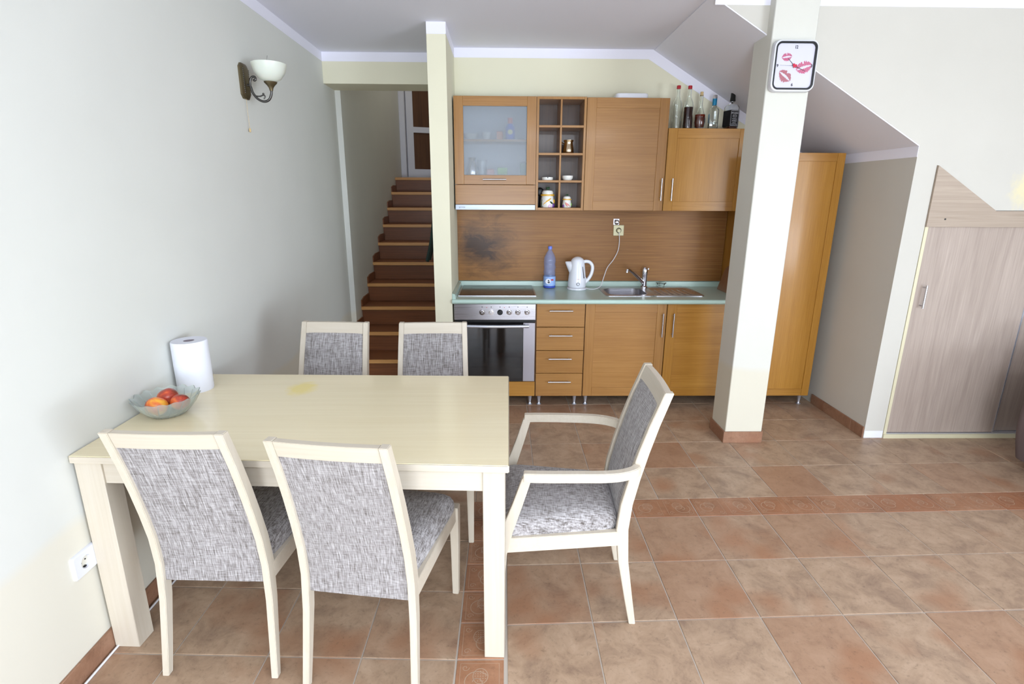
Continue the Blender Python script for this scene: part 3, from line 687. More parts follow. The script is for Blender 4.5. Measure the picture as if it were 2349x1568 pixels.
lathed('white_bowl', [(0, 0), (.03, 0), (.055, .045), (.052, .045), (.028, .005), (0, .005)], M['ceramic'], 'white bowl at left on the upper cabinet shelf', 'bowl', (gx+.12, gy+.13, zs2))
# pigeonholes
px_, py_ = XB[1], YU
pot = empty('coffee_pot', 'small polished metal coffee pot in a pigeonhole', 'pot', (px_+.243, py_+.075, 1.862))
MB().lathe([(0, 0), (.036, 0), (.040, .006), (.0395, .03), (.033, .06), (.031, .078), (.036, .088), (.037, .094), (.033, .094), (.028, .078), (.028, .06), (.033, .02), (0, .01)], 32).build('body', new_mat('pot_metal', (196, 178, 150), .16, 1), pot)
MB().tube([(-.033, .01, .07), (-.06, .03, .085), (-.07, .05, .09)], [.004, .004, .005], 8).build('handle', M['chrome'], pot)
ash = lathed('ashtray', [(0, 0), (.040, 0), (.043, .004), (.043, .022), (.038, .023), (.035, .010), (0, .008)], M['ceramic'], 'flat white ceramic ashtray in a pigeonhole', 'ashtray', (px_+.09, py_+.06, 1.67))
for a in (0, 120, 240):
    nb = MB().box(-.004, .004, .033, .0435, .015, .0238).build('cigarette_notch', M['grey_print'], ash); nb.rotation_euler = (0, 0, radians(a+180))
lathed('small_white_bowl', [(0, 0), (.030, 0), (.032, .004), (.041, .018), (.0415, .034), (.038, .034), (.036, .018), (0, .008)], M['ceramic'], 'deep white ceramic bowl in a pigeonhole', 'bowl', (px_+.242, py_+.065, 1.67))
def canister(label, x, y, z, s, kind):
    c = empty('ceramic_canister', label, 'canister', (x, y, z)); c.scale = (s, s, s)
    MB().lathe([(0, 0), (.046, 0), (.052, .01), (.053, .04), (.047, .075), (.045, .085), (0, .085)], 32).build('jar', M['ceramic'], c)
    MB().lathe([(.047, .0845), (.053, .087), (.053, .096), (.046, .098), (.0, .098)], 32).build('rim_band', M['yellow'], c)
    MB().lathe([(.044, .0975), (.045, .11), (.036, .124), (.012, .130), (0, .131)], 28).build('lid', M['ceramic'], c)
    MB().sphere((0, 0, .139), .012, 12, (1, .8, .8)).sphere((.009, 0, .145), .007, 10).sphere((-.008, 0, .144), .006, 10).build('knob', M['green'], c)
    def leaf(mb, a, b, w):
        a, b = Vector(a), Vector(b); pts = [a.lerp(b, t) for t in (0, .25, .5, .75, 1)]
        mb.tube(pts, [.002, w*.8, w, w*.7, .002], 10)
    def on(th, z, r=.052): return (r*sin(th), -r*cos(th), z)
    if kind == 0:
        mb = MB(); leaf(mb, on(-.75, .022), on(.45, .068), .011); mb.build('corn_cob', M['yellow'], c)
        mb = MB(); leaf(mb, on(-.95, .005), on(.4, .042), .006); leaf(mb, on(-1.1, .005), on(-1.05, .06, .05), .006); leaf(mb, on(.25, .045), on(.85, .025), .008); mb.build('leaf', M['green'], c)
        MB().sphere(on(.25, .012, .048), .016, 14, (1, .5, .8)).build('garlic', new_mat('garlic_glaze', (230, 200, 226), .3), c)
        MB().sphere(on(.95, .016, .048), .018, 14, (.7, .7, 1)).build('plum', M['violet'], c)
        MB().sphere(on(1.1, .045, .05), .014, 14, (.7, .7, 1.3)).build('pepper', M['yellow'], c)
    else:
        mb = MB(); leaf(mb, on(-.35, .055), on(.7, .015), .012); leaf(mb, on(-.45, .06), on(.1, .01), .01); mb.build('carrot', M['rose'], c)
        MB().sphere(on(-.9, .02, .05), .016, 14, (.8, .7, 1)).build('plum', M['violet'], c)
        MB().sphere(on(1.2, .035, .05), .013, 14, (.7, .7, 1.5)).build('pea_pod', M['lime'], c)
    return c
canister('large vegetable-painted canister, left bottom pigeonhole', px_+.097, py_+.08, 1.472, 1.0, 0)
canister('small vegetable-painted canister, right bottom pigeonhole', px_+.243, py_+.07, 1.472, .66, 1)
ld = empty('serving_spoon', 'black round-headed spoon standing behind the large canister', 'spoon', (px_+.04, py_+.17, 1.472))
MB().sphere((.005, 0, .115), .03, 18, (1, .3, 1.1)).build('head', M['black'], ld)
MB().cyl((0, 0, 0), (.004, 0, .1), .006, n=8).build('handle', M['black'], ld)
# box on the wall cupboard
wb = MB(); loft(wb, [(rrect(0, .235, 0, .13, .03), 0), (rrect(0, .235, 0, .13, .03), .028), (rrect(.004, .231, .004, .126, .028), .034)], True, True)
o = wb.build('plastic_tray', M['white_plastic']); o.location = (.818, 4.17, 2.238); tag(o, 'flat white plastic box lying on the wall cupboard', 'box')
# bottles
def bottle(label, x, y, prof, mat, fill=None, fillmat=None, cap=None, capmat=None, name='bottle', z=Z4, group=None, inner=.0025):
    b = empty(name, label, 'bottle', (x, y, z), group=group)
    ins = [(max(r-inner, 0), zz) for r, zz in prof if zz > .004]
    pr = [(0, 0)]+prof+[(ins[-1][0], prof[-1][1])]+ins[::-1][1:]+[(ins[0][0], .005), (0, .006)]
    MB().lathe(pr, 28).build('glass_body', mat, b, smooth=50)
    if fill:
        fp = [(r-.0035, max(zz, .008)) for r, zz in prof if zz <= fill]; last = fp[-1][0]
        MB().lathe([(0, .008)]+fp+[(last, fill), (0, fill)], 24).build('liquid', fillmat, b)
    if cap: MB().lathe([(0, cap[0])]+[(cap[2], cap[0]), (cap[2], cap[1]-.002), (cap[2]-.002, cap[1]), (0, cap[1])], 20).build('cap', capmat, b)
    return b
liq = [(.034, 0), (.0355, .005), (.0355, .165), (.031, .188), (.018, .215), (.0125, .235), (.0125, .285)]
bottle('empty tall clear bottle with red cap, leftmost on the cupboard', 1.288, 4.25, liq, M['glass'], None, None, (.279, .302, .0145), M['red'])
bottle('tall bottle of dark red liqueur with a red cap', 1.372, 4.25, liq, M['glass'], .155, M['red_liquid'], (.279, .302, .0145), M['red'])
drop = [(.022, 0), (.034, .02), (.041, .05), (.040, .078), (.031, .11), (.019, .14), (.0125, .17), (.0115, .225), (.013, .24)]
bottle('teardrop bottle of amber brandy with cork', 1.462, 4.25, drop, M['glass'], .105, M['amber'], (.232, .262, .011), M['cork'])
def square_bottle(label, x, y, rz, w, h, sh, mat):
    b = empty('bottle', label, 'bottle', (x, y, Z4), rz)
    mb = MB(); q = w/2
    R_ = lambda k, r: rrect(-k, k, -k, k, r, 4)
    loft(mb, [(R_(q*.94, .006), 0), (R_(q, .008), .004), (R_(q, .008), h), (R_(q*.86, .012), h+.012), (R_(.018, .0178), h+.024), (R_(.0145, .0144), h+.034), (R_(.0145, .0144), sh), (R_(.012, .0119), sh),
              (R_(.012, .0119), h+.034), (R_(q*.8, .012), h+.010), (R_(q-.004, .006), h-.004), (R_(q-.004, .006), .008)], True, True)
    mb.build('glass_body', mat, b, smooth=40); return b, q
b4, q = square_bottle('square clear bottle with teal neck foil', 1.562, 4.25, radians(-12), .066, .135, .2, M['glass'])
MB().lathe([(.0, .17), (.0158, .17), (.0162, .215), (0, .215)], 20).build('neck_foil', M['teal'], b4)
MB().lathe([(.0, .215), (.0165, .215), (.0165, .238), (.0155, .24), (0, .24)], 20).build('cap', M['chrome'], b4)
MB().box(-q-.0006, -q, -.02, .02, .05, .11).build('side_label', M['teal'], b4)
loft(MB(), [(rrect(-q+.005, q-.005, -q+.005, q-.005, .005, 3), .009), (rrect(-q+.005, q-.005, -q+.005, q-.005, .005, 3), .05)], True, True).build('liquid', M['glass'], b4)
b5, q = square_bottle('square whiskey bottle with black label and black neck', 1.688, 4.235, radians(18), .078, .155, .21, M['glass'])
MB().lathe([(0, .196), (.0205, .196), (.0175, .22), (.0165, .25), (.0155, .252), (.0165, .254), (.0165, .268), (0, .27)], 24).build('neck_wrap', M['black'], b5)
lb = MB().box(-q-.0008, q+.0008, -q-.0008, q+.0008, .022, .132, .002).build('paper_label', M['dark_label'], b5)
loft(MB(), [(rrect(-q+.005, q-.005, -q+.005, q-.005, .005, 3), .009), (rrect(-q+.005, q-.005, -q+.005, q-.005, .005, 3), .02)], True, True).build('liquid', M['amber'], b5)
T = lambda x, z: Matrix.Translation((x, -q-.0012, z)) @ FRONT
text("JACK DANIEL'S", .0135, M['label_white'], lb, T(0, .112), font_sx=.72)
text('No.7', .010, M['label_white'], lb, T(0, .092))
text('Tennessee', .0095, M['label_white'], lb, T(0, .072))
text('WHISKEY', .010, M['label_white'], lb, T(0, .058))
text('DISTILLERY', .006, M['label_white'], lb, T(0, .045)); text('LYNCHBURG, TENNESSEE', .0048, M['label_white'], lb, T(0, .036))
rb = MB(); 
for a in range(24):
    t0, t1 = 2*pi*a/24, 2*pi*(a+1)/24
    rb.add([(r*1.5*cos(t), -q-.0012, .092+r*sin(t)) for r in (.0105, .0118) for t in (t0, t1)], [(0, 1, 3, 2)])
for (a, b, c_, d_) in ((-.034, .034, .126, .1275), (-.034, .034, .026, .0275), (-.034, -.033, .026, .127), (.033, .034, .026, .127)): rb.box(a, b, -q-.0014, -q-.001, c_, d_)
rb.build('label_border', M['label_white'], lb)
# water bottle on the worktop
wb_ = empty('water_bottle', 'large blue-tinted plastic water bottle on the worktop', 'bottle', (.378, 4.30, .84))
def crinkle(t, i, z): return 1+(.035*sin(5*t+z*90)+.025*sin(3*t-z*140) if .09 < z < .21 else .01*sin(8*t))
prof = [(.040, 0), (.047, .006), (.048, .04), (.047, .09)]+[(.0465-.002*sin(k*1.9), .10+.012*k) for k in range(10)]+[(.048, .225), (.045, .245), (.032, .275), (.016, .30), (.0135, .31), (.0135, .325)]
MB().lathe([(0, 0)]+prof+[(r-.0012, z) for r, z in prof[::-1]]+[(0, .0015)], 40, rf=crinkle).build('plastic_body', M['pet'], wb_)
MB().lathe([(0, .31), (.0165, .31), (.0165, .33), (.015, .333), (0, .333)], 20).build('cap', new_mat('blue_cap', (110, 130, 226), .35), wb_)
lab = MB().lathe([(.0492, .022), (.0495, .03), (.0492, .095), (.0488, .096)], 40, cap=False).build('label', M['sky_blue'], wb_)
MB().cyl((-.014, -.0475, .06), (-.014, -.0512, .06), .022, n=24).build('picture_disc', M['label_white'], lab)
MB().sphere((-.011, -.0512, .066), .006, 12, (1, .15, 1)).sphere((-.009, -.0512, .052), .009, 12, (1.1, .15, .8)).sphere((-.022, -.0505, .057), .005, 10, (1, .15, 1.2)).build('picture', M['grey_print'], lab)
MB().box(.008, .028, -.0512, -.0440, .066, .078).build('red_print', M['red'], lab)
MB().lathe([(.0482, .006), (.0488, .02)], 40, cap=False).build('base_tint', M['blue'], wb_)
# kettle
kt = empty('electric_kettle', 'white electric kettle on its round base', 'kettle', (.592, 4.235, .84))
MB().lathe([(0, 0), (.075, 0), (.079, .004), (.078, .014), (.066, .020), (0, .020)], 36).build('power_base', M['white_plastic'], kt)
def kshape(t, i, z): return 1
MB().lathe([(0, .021), (.068, .021), (.0715, .03), (.0705, .07), (.065, .13), (.058, .19), (.054, .215), (.052, .222), (0, .222)], 40).build('body', M['white_plastic'], kt)
MB().lathe([(.052, .222), (.050, .232), (.038, .246), (.020, .256), (.0, .259)], 32).build('lid', M['white_plastic'], kt)
sp = MB(); ring = []
for k, (xx, zt_, zb_, hw) in enumerate(((-.043, .224, .10, .038), (-.062, .223, .125, .028), (-.079, .222, .165, .017), (-.096, .219, .207, .006))):
    n0 = 12; ring.append([(xx+.0*sin(a), hw*cos(a), (zt_+zb_)/2+(zt_-zb_)/2*sin(a)) for a in [2*pi*q_/n0 for q_ in range(n0)]])
sp.add([p for r_ in ring for p in r_], [(i*12+k, i*12+(k+1) % 12, (i+1)*12+(k+1) % 12, (i+1)*12+k) for i in range(3) for k in range(12)]+[tuple(36+k for k in range(12)), tuple(range(12))])
sp.build('spout', M['white_plastic'], kt, smooth=70)
hpts = [(.045, .218), (.07, .222), (.098, .214), (.117, .188), (.119, .155), (.110, .118), (.092, .085), (.07, .06), (.06, .055)]
MB().tube(smoothpts([(x, 0, z) for x, z in hpts], 5), .0135, 14).build('handle', M['white_plastic'], kt, smooth=70)
MB().prism([(.045, .10), (.06, .06), (.08, .07), (.062, .115)], 'y', -.009, .009).build('handle_web', M['white_plastic'], kt, bevel=.003)
wg = MB(); wg.tube([(.0335+.014*(1-t), -.047-.0085*(1-t), .095+.09*t) for t in (0, .33, .66, 1)], .0035, 8); wg.build('water_gauge', M['grey_print'], kt)
MB().prism([(-.014+.0, .056), (-.002, .064), (.012, .058), (.013, .046), (0, .036), (-.012, .044)], 'y', -.0725, -.068).build('badge', M['grey_print'], kt)
MB().prism([(-.010, .055), (-.002, .060), (.008, .056), (.009, .047), (0, .040), (-.008, .046)], 'y', -.0735, -.0725).build('badge_face', M['label_white'], kt)
MB().box(-.010, .008, -.0715, -.0655, .088, .090).build('red_line', new_mat('faded_red', (214, 150, 150), .5), kt)
cp = [(.662, 4.235, .8475), (.70, 4.225, .8440), (.745, 4.235, .8440), (.79, 4.27, .862), (.82, 4.31, .93), (.85, 4.34, 1.00), (.90, 4.365, 1.06), (.935, 4.375, 1.13), (.942, 4.372, 1.2), (.936, 4.362, 1.262), (.934, 4.360, 1.285)]
cd = MB().tube(smoothpts([(x-.592, y-4.235, z-.84) for x, y, z in cp]), .0032, 8).build('power_cord', M['cable'], kt, smooth=70)
# backsplash sockets
so = empty('wall_socket', 'cream square socket on the backsplash with kettle plug', 'socket', (.933, YW-.0215, 1.293))
MB().box(-.042, .042, -.012, 0, -.042, .042, .003).build('plate', M['cream_plastic'], so)
MB().lathe([(.0, .0), (.019, .0), (.021, .003), (.021, 0.0)], 24).build('socket_well', M['grey_print'], so).matrix_local = Matrix.Translation((0, -.012, 0)) @ Matrix.Rotation(pi/2, 4, 'X')
MB().cyl((0, -.013, 0), (0, -.034, -.002), .017, .013, n=20).build('plug', M['cream_plastic'], so)
so2 = empty('open_junction', 'uncovered bare metal junction above the cream socket', 'socket', (.912, YW-.0215, 1.36))
MB().box(-.024, .024, -.004, 0, -.024, .024, .001).build('back_plate', new_mat('zinc', (190, 186, 196), .3, .8), so2)
MB().lathe([(.012, 0), (.02, .004), (.017, .006), (.009, .002)], 16).build('metal_ring', M['chrome'], so2).matrix_local = Matrix.Translation((.003, -.004, -.003)) @ Matrix.Rotation(pi/2, 4, 'X')
MB().box(-.014, -.004, -.009, -.004, .004, .016).box(.004, .016, -.009, -.004, -.016, -.008).build('terminal', M['black'], so2)
# small glass dish & board
lathed('glass_ashtray', [(0, 0), (.026, 0), (.028, .004), (.03, .02), (.042, .03), (.041, .033), (.026, .024), (.022, .006), (0, .006)], M['glass'], 'small clear glass dish behind the drainer', 'dish', (1.30, 4.345, .845))
bd = MB().prism([(0, 0), (.20, 0), (.20, .17), (.16, .2), (.02, .2), (0, .18)], 'x', 0, .014).build('cutting_board', M['board'], bevel=.002)
bd.location = (1.728, 4.06, .8405); bd.rotation_euler = (0, radians(17), radians(0)); tag(bd, 'brown board leaning at the right end of worktop', 'board')

# ---------------------------------------------------------------- wall clock on the column
ck = empty('wall_clock', 'square white wall clock with lip prints on the column', 'clock', (1.583, CY0, 2.245))
def rr3(w_, h_, r): return rrect(-w_/2, w_/2, -h_/2, h_/2, r, 8)
def xz_loft(rings, name, mat, parent, cap0=False, cap1=False, smooth=40):
    mb = MB(); loft(mb, rings, cap0, cap1); mb.v = [(x, -z, y) for x, y, z in mb.v]; return mb.build(name, mat, parent, smooth=smooth)
xz_loft([(rr3(.238, .252, .03), .0), (rr3(.245, .26, .035), .01), (rr3(.238, .252, .035), .036), (rr3(.226, .24, .032), .040), (rr3(.224, .238, .031), .033)], 'case', M['white_plastic'], ck, cap0=True)
xz_loft([(rr3(.2245, .2385, .031), .030), (rr3(.2245, .2385, .031), .037), (rr3(.206, .220, .024), .037), (rr3(.206, .220, .024), .030)], 'bezel', M['black'], ck)
xz_loft([(rr3(.212, .226, .026), .028), (rr3(.212, .226, .026), .031)], 'dial', M['clock_face'], ck, True, True)
def lips(cx, cz, w_, h_, rot, mat):
    mb = MB(); rnd = random.Random(int(cx*1000)+5); c, s = cos(rot), sin(rot)
    def P(x, z): return (cx+x*c-z*s, -.0314, cz+x*s+z*c)
    n = 22
    for side in (1, -1):
        for k in range(n):
            t0, t1 = -1+2*k/n, -1+2*(k+.72)/n; tm = (t0+t1)/2
            env = (1-tm*tm); inner = side*h_*(.10 if side > 0 else .16)*env+.03*h_*cos(tm*3)
            bow = (.62+.22*abs(tm)-(.18 if abs(tm) < .12 else 0)) if side > 0 else .75
            outer = side*h_*bow*max(env, 0)**.8*(1+rnd.uniform(-.16, .1)); inn = inner*(1+rnd.uniform(-.3, .8))
            mb.add([P(t0*w_/2, inner), P(t1*w_/2, inn), P(t1*w_/2, outer), P(t0*w_/2, outer*.93)], [(0, 1, 2, 3)])
    mb.build('lip_print', mat, ck, smooth=0)
lips(.054, -.006, .088, .044, radians(18), M['pink'])
lips(-.046, .044, .056, .030, radians(8), M['pink'])
lips(-.044, -.050, .080, .042, radians(-36), M['crimson'])
cm = lambda x, z: Matrix.Translation((x, -.0316, z)) @ FRONT
text('12', .022, M['grey_print'], ck, cm(0, .092), 'numeral', font_sx=.8, bold=.0008); text('6', .02, M['grey_print'], ck, cm(0, -.094), 'numeral', bold=.0008); text('9', .02, M['grey_print'], ck, cm(-.092, 0), 'numeral', bold=.0008); text('3', .02, M['grey_print'], ck, cm(.095, .0), 'numeral', bold=.0008)
def hand(x, z, w_, nm, y=-.033):
    L = sqrt(x*x+z*z); ux, uz = x/L, z/L; px, pz = -uz*w_, ux*w_
    MB().prism([(-ux*.014+px, -uz*.014+pz), (x+px*.5, z+pz*.5), (x-px*.5, z-pz*.5), (-ux*.014-px, -uz*.014-pz)], 'y', y, y-.0008).build(nm, M['black'], ck)
hand(-.038, .036, .0013, 'hour_hand'); hand(.062, -.026, .0013, 'minute_hand', -.034); hand(-.082, .002, .0005, 'second_hand', -.035)
hr = [(.0125*(16*sin(t)**3)/16, .0125*(13*cos(t)-5*cos(2*t)-2*cos(3*t)-cos(4*t))/16) for t in [2*pi*k/28 for k in range(28)]]
hr = [(x*cos(-.35)-z*sin(-.35), x*sin(-.35)+z*cos(-.35)) for x, z in hr]
MB().prism(hr, 'y', -.036, -.038).build('heart_boss', M['heart'], ck)

# ---------------------------------------------------------------- sconce on the left wall
sc = empty('wall_sconce', 'antique brass wall lamp with opal bowl shade', 'lamp', (XL, 3.165, 2.14))
def oct8(w_, h_, c_): return [(-w_+c_, -h_), (w_-c_, -h_), (w_, -h_+c_), (w_, h_-c_), (w_-c_, h_), (-w_+c_, h_), (-w_, h_-c_), (-w_, -h_+c_)]
pl = MB(); loft(pl, [(oct8(.048, .088, .02), 0), (oct8(.048, .088, .02), .010), (oct8(.038, .078, .016), .018), (oct8(.028, .066, .012), .020)], True, True)
pl.v = [(z, x, y) for x, y, z in pl.v]; pl.build('wall_plate', M['brass'], sc)
bd_ = MB()
for k in range(14): bd_.sphere((.019, -.033, -.058+k*.009), .0032, 6)
for k in range(14): bd_.sphere((.019, .033, -.058+k*.009), .0032, 6)
o = bd_.build('beading', M['pewter'], sc)
arm = smoothpts([(.018, 0, -.018), (.035, 0, -.022), (.045, .0, -.055), (.068, .0, -.085), (.10, 0, -.098), (.128, 0, -.088), (.143, 0, -.06), (.145, 0, -.035)])
MB().tube(arm, .0065, 10).build('arm', M['pewter'], sc, smooth=70)
MB().tube(smoothpts([(.036, 0, -.03), (.036, 0, .0), (.048, 0, .022), (.062, 0, .024), (.068, 0, .012), (.060, 0, .006), (.056, 0, .012)]), [.006]*36+[.004], 8).build('scroll', M['pewter'], sc, smooth=70)
MB().tube(smoothpts([(.055, 0, -.07), (.08, 0, -.072), (.10, 0, -.066), (.108, 0, -.074), (.100, 0, -.085)]), .0035, 8).sphere((.10, 0, -.06), .006, 8).build('leaf_scroll', M['pewter'], sc, smooth=70)
MB().lathe([(.008, -.045), (.012, -.03), (.020, -.018), (.032, -.006), (.034, -.001), (.030, .0)], 28, (.145, 0, 0)).build('cup', M['brass'], sc)
MB().lathe([(.0, -.004), (.022, -.003), (.055, .014), (.078, .045), (.088, .078), (.0895, .088), (.0865, .088), (.075, .046), (.052, .018), (.02, .002), (0, .0)], 40, (.145, 0, 0)).build('shade', M['opal'], sc)
MB().cyl((.145, 0, .0), (.145, 0, .07), .011, n=12).build('bulb', M['ceramic'], sc)
MB().tube([(.135, .01, .07), (.132, .01, .105), (.139, .008, .13)], .0012, 6).build('wire', M['pewter'], sc)
MB().tube([(.014, -.02, -.088), (.013, -.018, -.16), (.012, -.012, -.235)], .0009, 6).lathe([(0, 0), (.005, .002), (.005, .018), (.002, .022), (0, .022)], 10, (.012, -.012, -.256)).build('pull_cord', M['cork'], sc)

# wall socket low on the left wall and the white cable on the floor
ws = empty('wall_socket', 'white square power socket low on the left wall', 'socket', (XL, 1.548, .383))
w1 = MB(); loft(w1, [(rr3(.10, .082, .006), 0), (rr3(.10, .082, .006), .008), (rr3(.094, .076, .006), .012), (rrect(-.022, .022, -.022, .022, .0219, 8), .012), (rrect(-.02, .02, -.02, .02, .0199, 8), -.004)], False, True)
w1.v = [(z, x, y) for x, y, z in w1.v]; w1.build('plate', M['white_plastic'], ws)
MB().cyl((-.003, -.0095, -.002), (.001, -.0095, -.002), .0028, n=8).cyl((-.003, .0095, .002), (.001, .0095, .002), .0028, n=8).box(-.003, .006, -.004, .004, -.020, -.016).build('contact', M['black'], ws)
cb_ = MB().tube(smoothpts([(XL+.03, .35, .0042), (XL+.022, .9, .0042), (XL+.020, 1.3, .0042), (XL+.022, 1.7, .0042), (XL+.03, 2.1, .0042), (XL+.05, 2.5, .0042), (XL+.03, 3.0, .0042), (XL+.02, 4.3, .0042)], 8), .004, 8).build('floor_cable', M['cable'], smooth=70)
tag(cb_, 'white cable running along the foot of left wall', 'cable')

# ---------------------------------------------------------------- dining table
tb = empty('dining_table', 'pale birch rectangular dining table against the left wall', 'table', (0, 0, 0))
NL, NR, FR, FL = (-1.386, 1.578), (.020, 1.504), (.029, 2.363), (-1.386, 2.397)
MB().prism([NL, NR, FR, FL], 'z', .724, .75).build('tabletop', M['birch_top'], tb, bevel=.0022)
for p, q in ((NL, NR), (NR, FR)):
    d_ = Vector(q)-Vector(p); eb = MB().box(.003, d_.length-.003, -.0012, .001, .7262, .7478).build('edge_band', M['birch_h'], tb)
    eb.location = (p[0], p[1], 0); eb.rotation_euler = (0, 0, math.atan2(d_.y, d_.x))
ang = math.atan2(NR[1]-NL[1], NR[0]-NL[0])
def tleg(x, y, w_, d_):
    o = MB().box(-w_/2, w_/2, -d_/2, d_/2, 0, .724, .002).build('leg', M['birch'], tb); o.location = (x, y, 0); o.rotation_euler = (0, 0, ang*.8); return o
tleg(-1.333, 1.62, .088, .075); tleg(-.026, 1.563, .07, .085); tleg(-.022, 2.312, .07, .085); tleg(-1.333, 2.345, .088, .075)
def beam(p, q, th, z0, z1, name, mat):
    p, q = Vector(p), Vector(q); d = (q-p); L = d.length
    o = MB().box(0, L, -th/2, th/2, z0, z1, .001).build(name, mat, tb); o.location = (p.x, p.y, 0); o.rotation_euler = (0, 0, math.atan2(d.y, d.x)); return o
beam((-1.29, 1.598), (-.06, 1.538), .02, .648, .723, 'apron', M['birch_h']); beam((-1.29, 2.36), (-.06, 2.328), .02, .648, .723, 'apron', M['birch_h'])
beam((-.012, 1.60), (-.008, 2.27), .02, .648, .723, 'apron', M['birch_h']); beam((-1.36, 1.66), (-1.36, 2.31), .02, .648, .723, 'apron', M['birch_h'])

# ---------------------------------------------------------------- chairs
PROF = [(0, -.284, .024), (.12, -.262, .030), (.27, -.236, .037), (.40, -.226, .043), (.50, -.236, .042), (.60, -.258, .040), (.70, -.284, .038), (.80, -.314, .035), (.92, -.356, .031)]
def yprof(z):
    for (z0, y0, d0), (z1, y1, d1) in zip(PROF, PROF[1:]):
        if z <= z1: t = (z-z0)/(z1-z0); t2 = t; return y0+(y1-y0)*t2, d0+(d1-d0)*t2
    return PROF[-1][1:]
def xc(z): return .184-.022*z/.92
def post(s):
    mb = MB(); n = len(PROF); vs = []
    for z, y, d_ in PROF:
        x = s*xc(z); w_ = .011+.002*z
        vs += [(x-w_, y-d_/2, z), (x+w_, y-d_/2, z), (x+w_, y+d_/2, z), (x-w_, y+d_/2, z)]
    fs = [(3, 2, 1, 0), tuple(4*(n-1)+k for k in range(4))]
    for i in range(n-1):
        for k in range(4): fs.append((4*i+k, 4*i+(k+1) % 4, 4*i+4+(k+1) % 4, 4*i+4+k))
    return mb.add(vs, fs)
def seat_bm():
    mb = MB(); n = 14; vs = []; fs = []
    def hw(v): return .168+(.214-.168)*(v+1)/2
    def prof(z):
        return z
    layers = []
    for i in range(n+1):
        for j in range(n+1):
            u, v = -1+2*i/n, -1+2*j/n
            uu, vv = sin(u*pi/2), sin(v*pi/2)
            z = .412+.054*((1-uu**8)*(1-vv**8))**.5-.006*uu*uu
            r = 1-.04*max(abs(uu)**10*abs(vv)**10, 0)*2
            vs.append((uu*hw(vv)*r, .002+vv*.222*r, z))
    N1 = n+1
    for i in range(n):
        for j in range(n): fs.append((i*N1+j, (i+1)*N1+j, (i+1)*N1+j+1, i*N1+j+1))
    rim_ = [i*N1 for i in range(N1)]+[n*N1+j for j in range(1, N1)]+[i*N1+n for i in range(n-1, -1, -1)]+[j for j in range(n-1, 0, -1)]
    b0 = len(vs)
    for k in rim_: x, y, z = vs[k]; vs.append((x*.995, y*.995, .388))
    L = len(rim_)
    for k in range(L): fs.append((rim_[k], rim_[(k+1) % L], b0+(k+1) % L, b0+k))
    fs.append(tuple(b0+k for k in range(L))[::-1])
    return mb.add(vs, fs)
def back_bm():
    mb = MB(); rows, cols = 18, 12; vs = []; fs = []; K = cols+1
    for side in (0, 1):
        for r in range(rows+1):
            z = .336+(.866-.336)*r/rows; y, d_ = yprof(min(max(z, 0), .92)); hw = xc(z)-.0125
            ez = min(1, 6*min(r, rows-r)/rows+.25)
            for c in range(cols+1):
                u = -1+2*c/cols; bul = (1-u**6)*ez
                vs.append((u*hw, y+(.008+.012*bul if side else -.008-.004*bul), z))
    o2 = (rows+1)*K
    for r in range(rows):
        for c in range(cols):
            a = r*K+c; fs += [(a, a+1, a+K+1, a+K), (o2+a, o2+a+K, o2+a+K+1, o2+a+1)]
    for r in range(rows):
        for c in (0, cols): a = r*K+c; fs.append((a, a+K, o2+a+K, o2+a))
    for c in range(cols):
        for r in (0, rows): a = r*K+c; fs.append((a, a+1, o2+a+1, o2+a))
    return mb.add(vs, fs)
def bars(mb, p, q, w0, h0, w1=None, h1=None):
    """four-sided bar from p to q, w across (horizontal), h the other way"""
    p, q = Vector(p), Vector(q); d = (q-p).normalized(); s = d.cross(Vector((0, 0, 1)))
    if s.length < .2: s = Vector((1, 0, 0))
    s = (s-d*s.dot(d)).normalized(); t = s.cross(d); w1 = w0 if w1 is None else w1; h1 = h0 if h1 is None else h1
    vs = []
    for c, w_, h_ in ((p, w0, h0), (q, w1, h1)):
        for a, b in ((-1, -1), (1, -1), (1, 1), (-1, 1)): vs.append(c+s*a*w_/2+t*b*h_/2)
    return mb.add(vs, [(3, 2, 1, 0), (4, 5, 6, 7)]+[(k, (k+1) % 4, (k+1) % 4+4, k+4) for k in range(4)])
def front_leg(s, arm=False):
    mb = MB(); x = s*(.232 if arm else .202)
    rings = [(x-.0*s, .205, 0, .012, .013), (x, .212, .2, .015, .016), (x, .214, .345, .017, .020), (x, .214, .392, .017, .020)]
    if arm: rings = [(x, .205, 0, .012, .012), (x, .212, .2, .014, .016), (x, .210, .33, .014, .022), (x+s*.003, .190, .42, .013, .022), (x+s*.010, .150, .54, .012, .018), (x+s*.016, .120, .64, .012, .016)]
    vs = []
    for cx_, cy_, z, hx, hy in rings: vs += [(cx_-hx, cy_-hy, z), (cx_+hx, cy_-hy, z), (cx_+hx, cy_+hy, z), (cx_-hx, cy_+hy, z)]
    n = len(rings); fs = [(3, 2, 1, 0), tuple(4*(n-1)+k for k in range(4))]
    for i in range(n-1):
        for k in range(4): fs.append((4*i+k, 4*i+(k+1) % 4, 4*i+4+(k+1) % 4, 4*i+4+k))
    return mb.add(vs, fs)
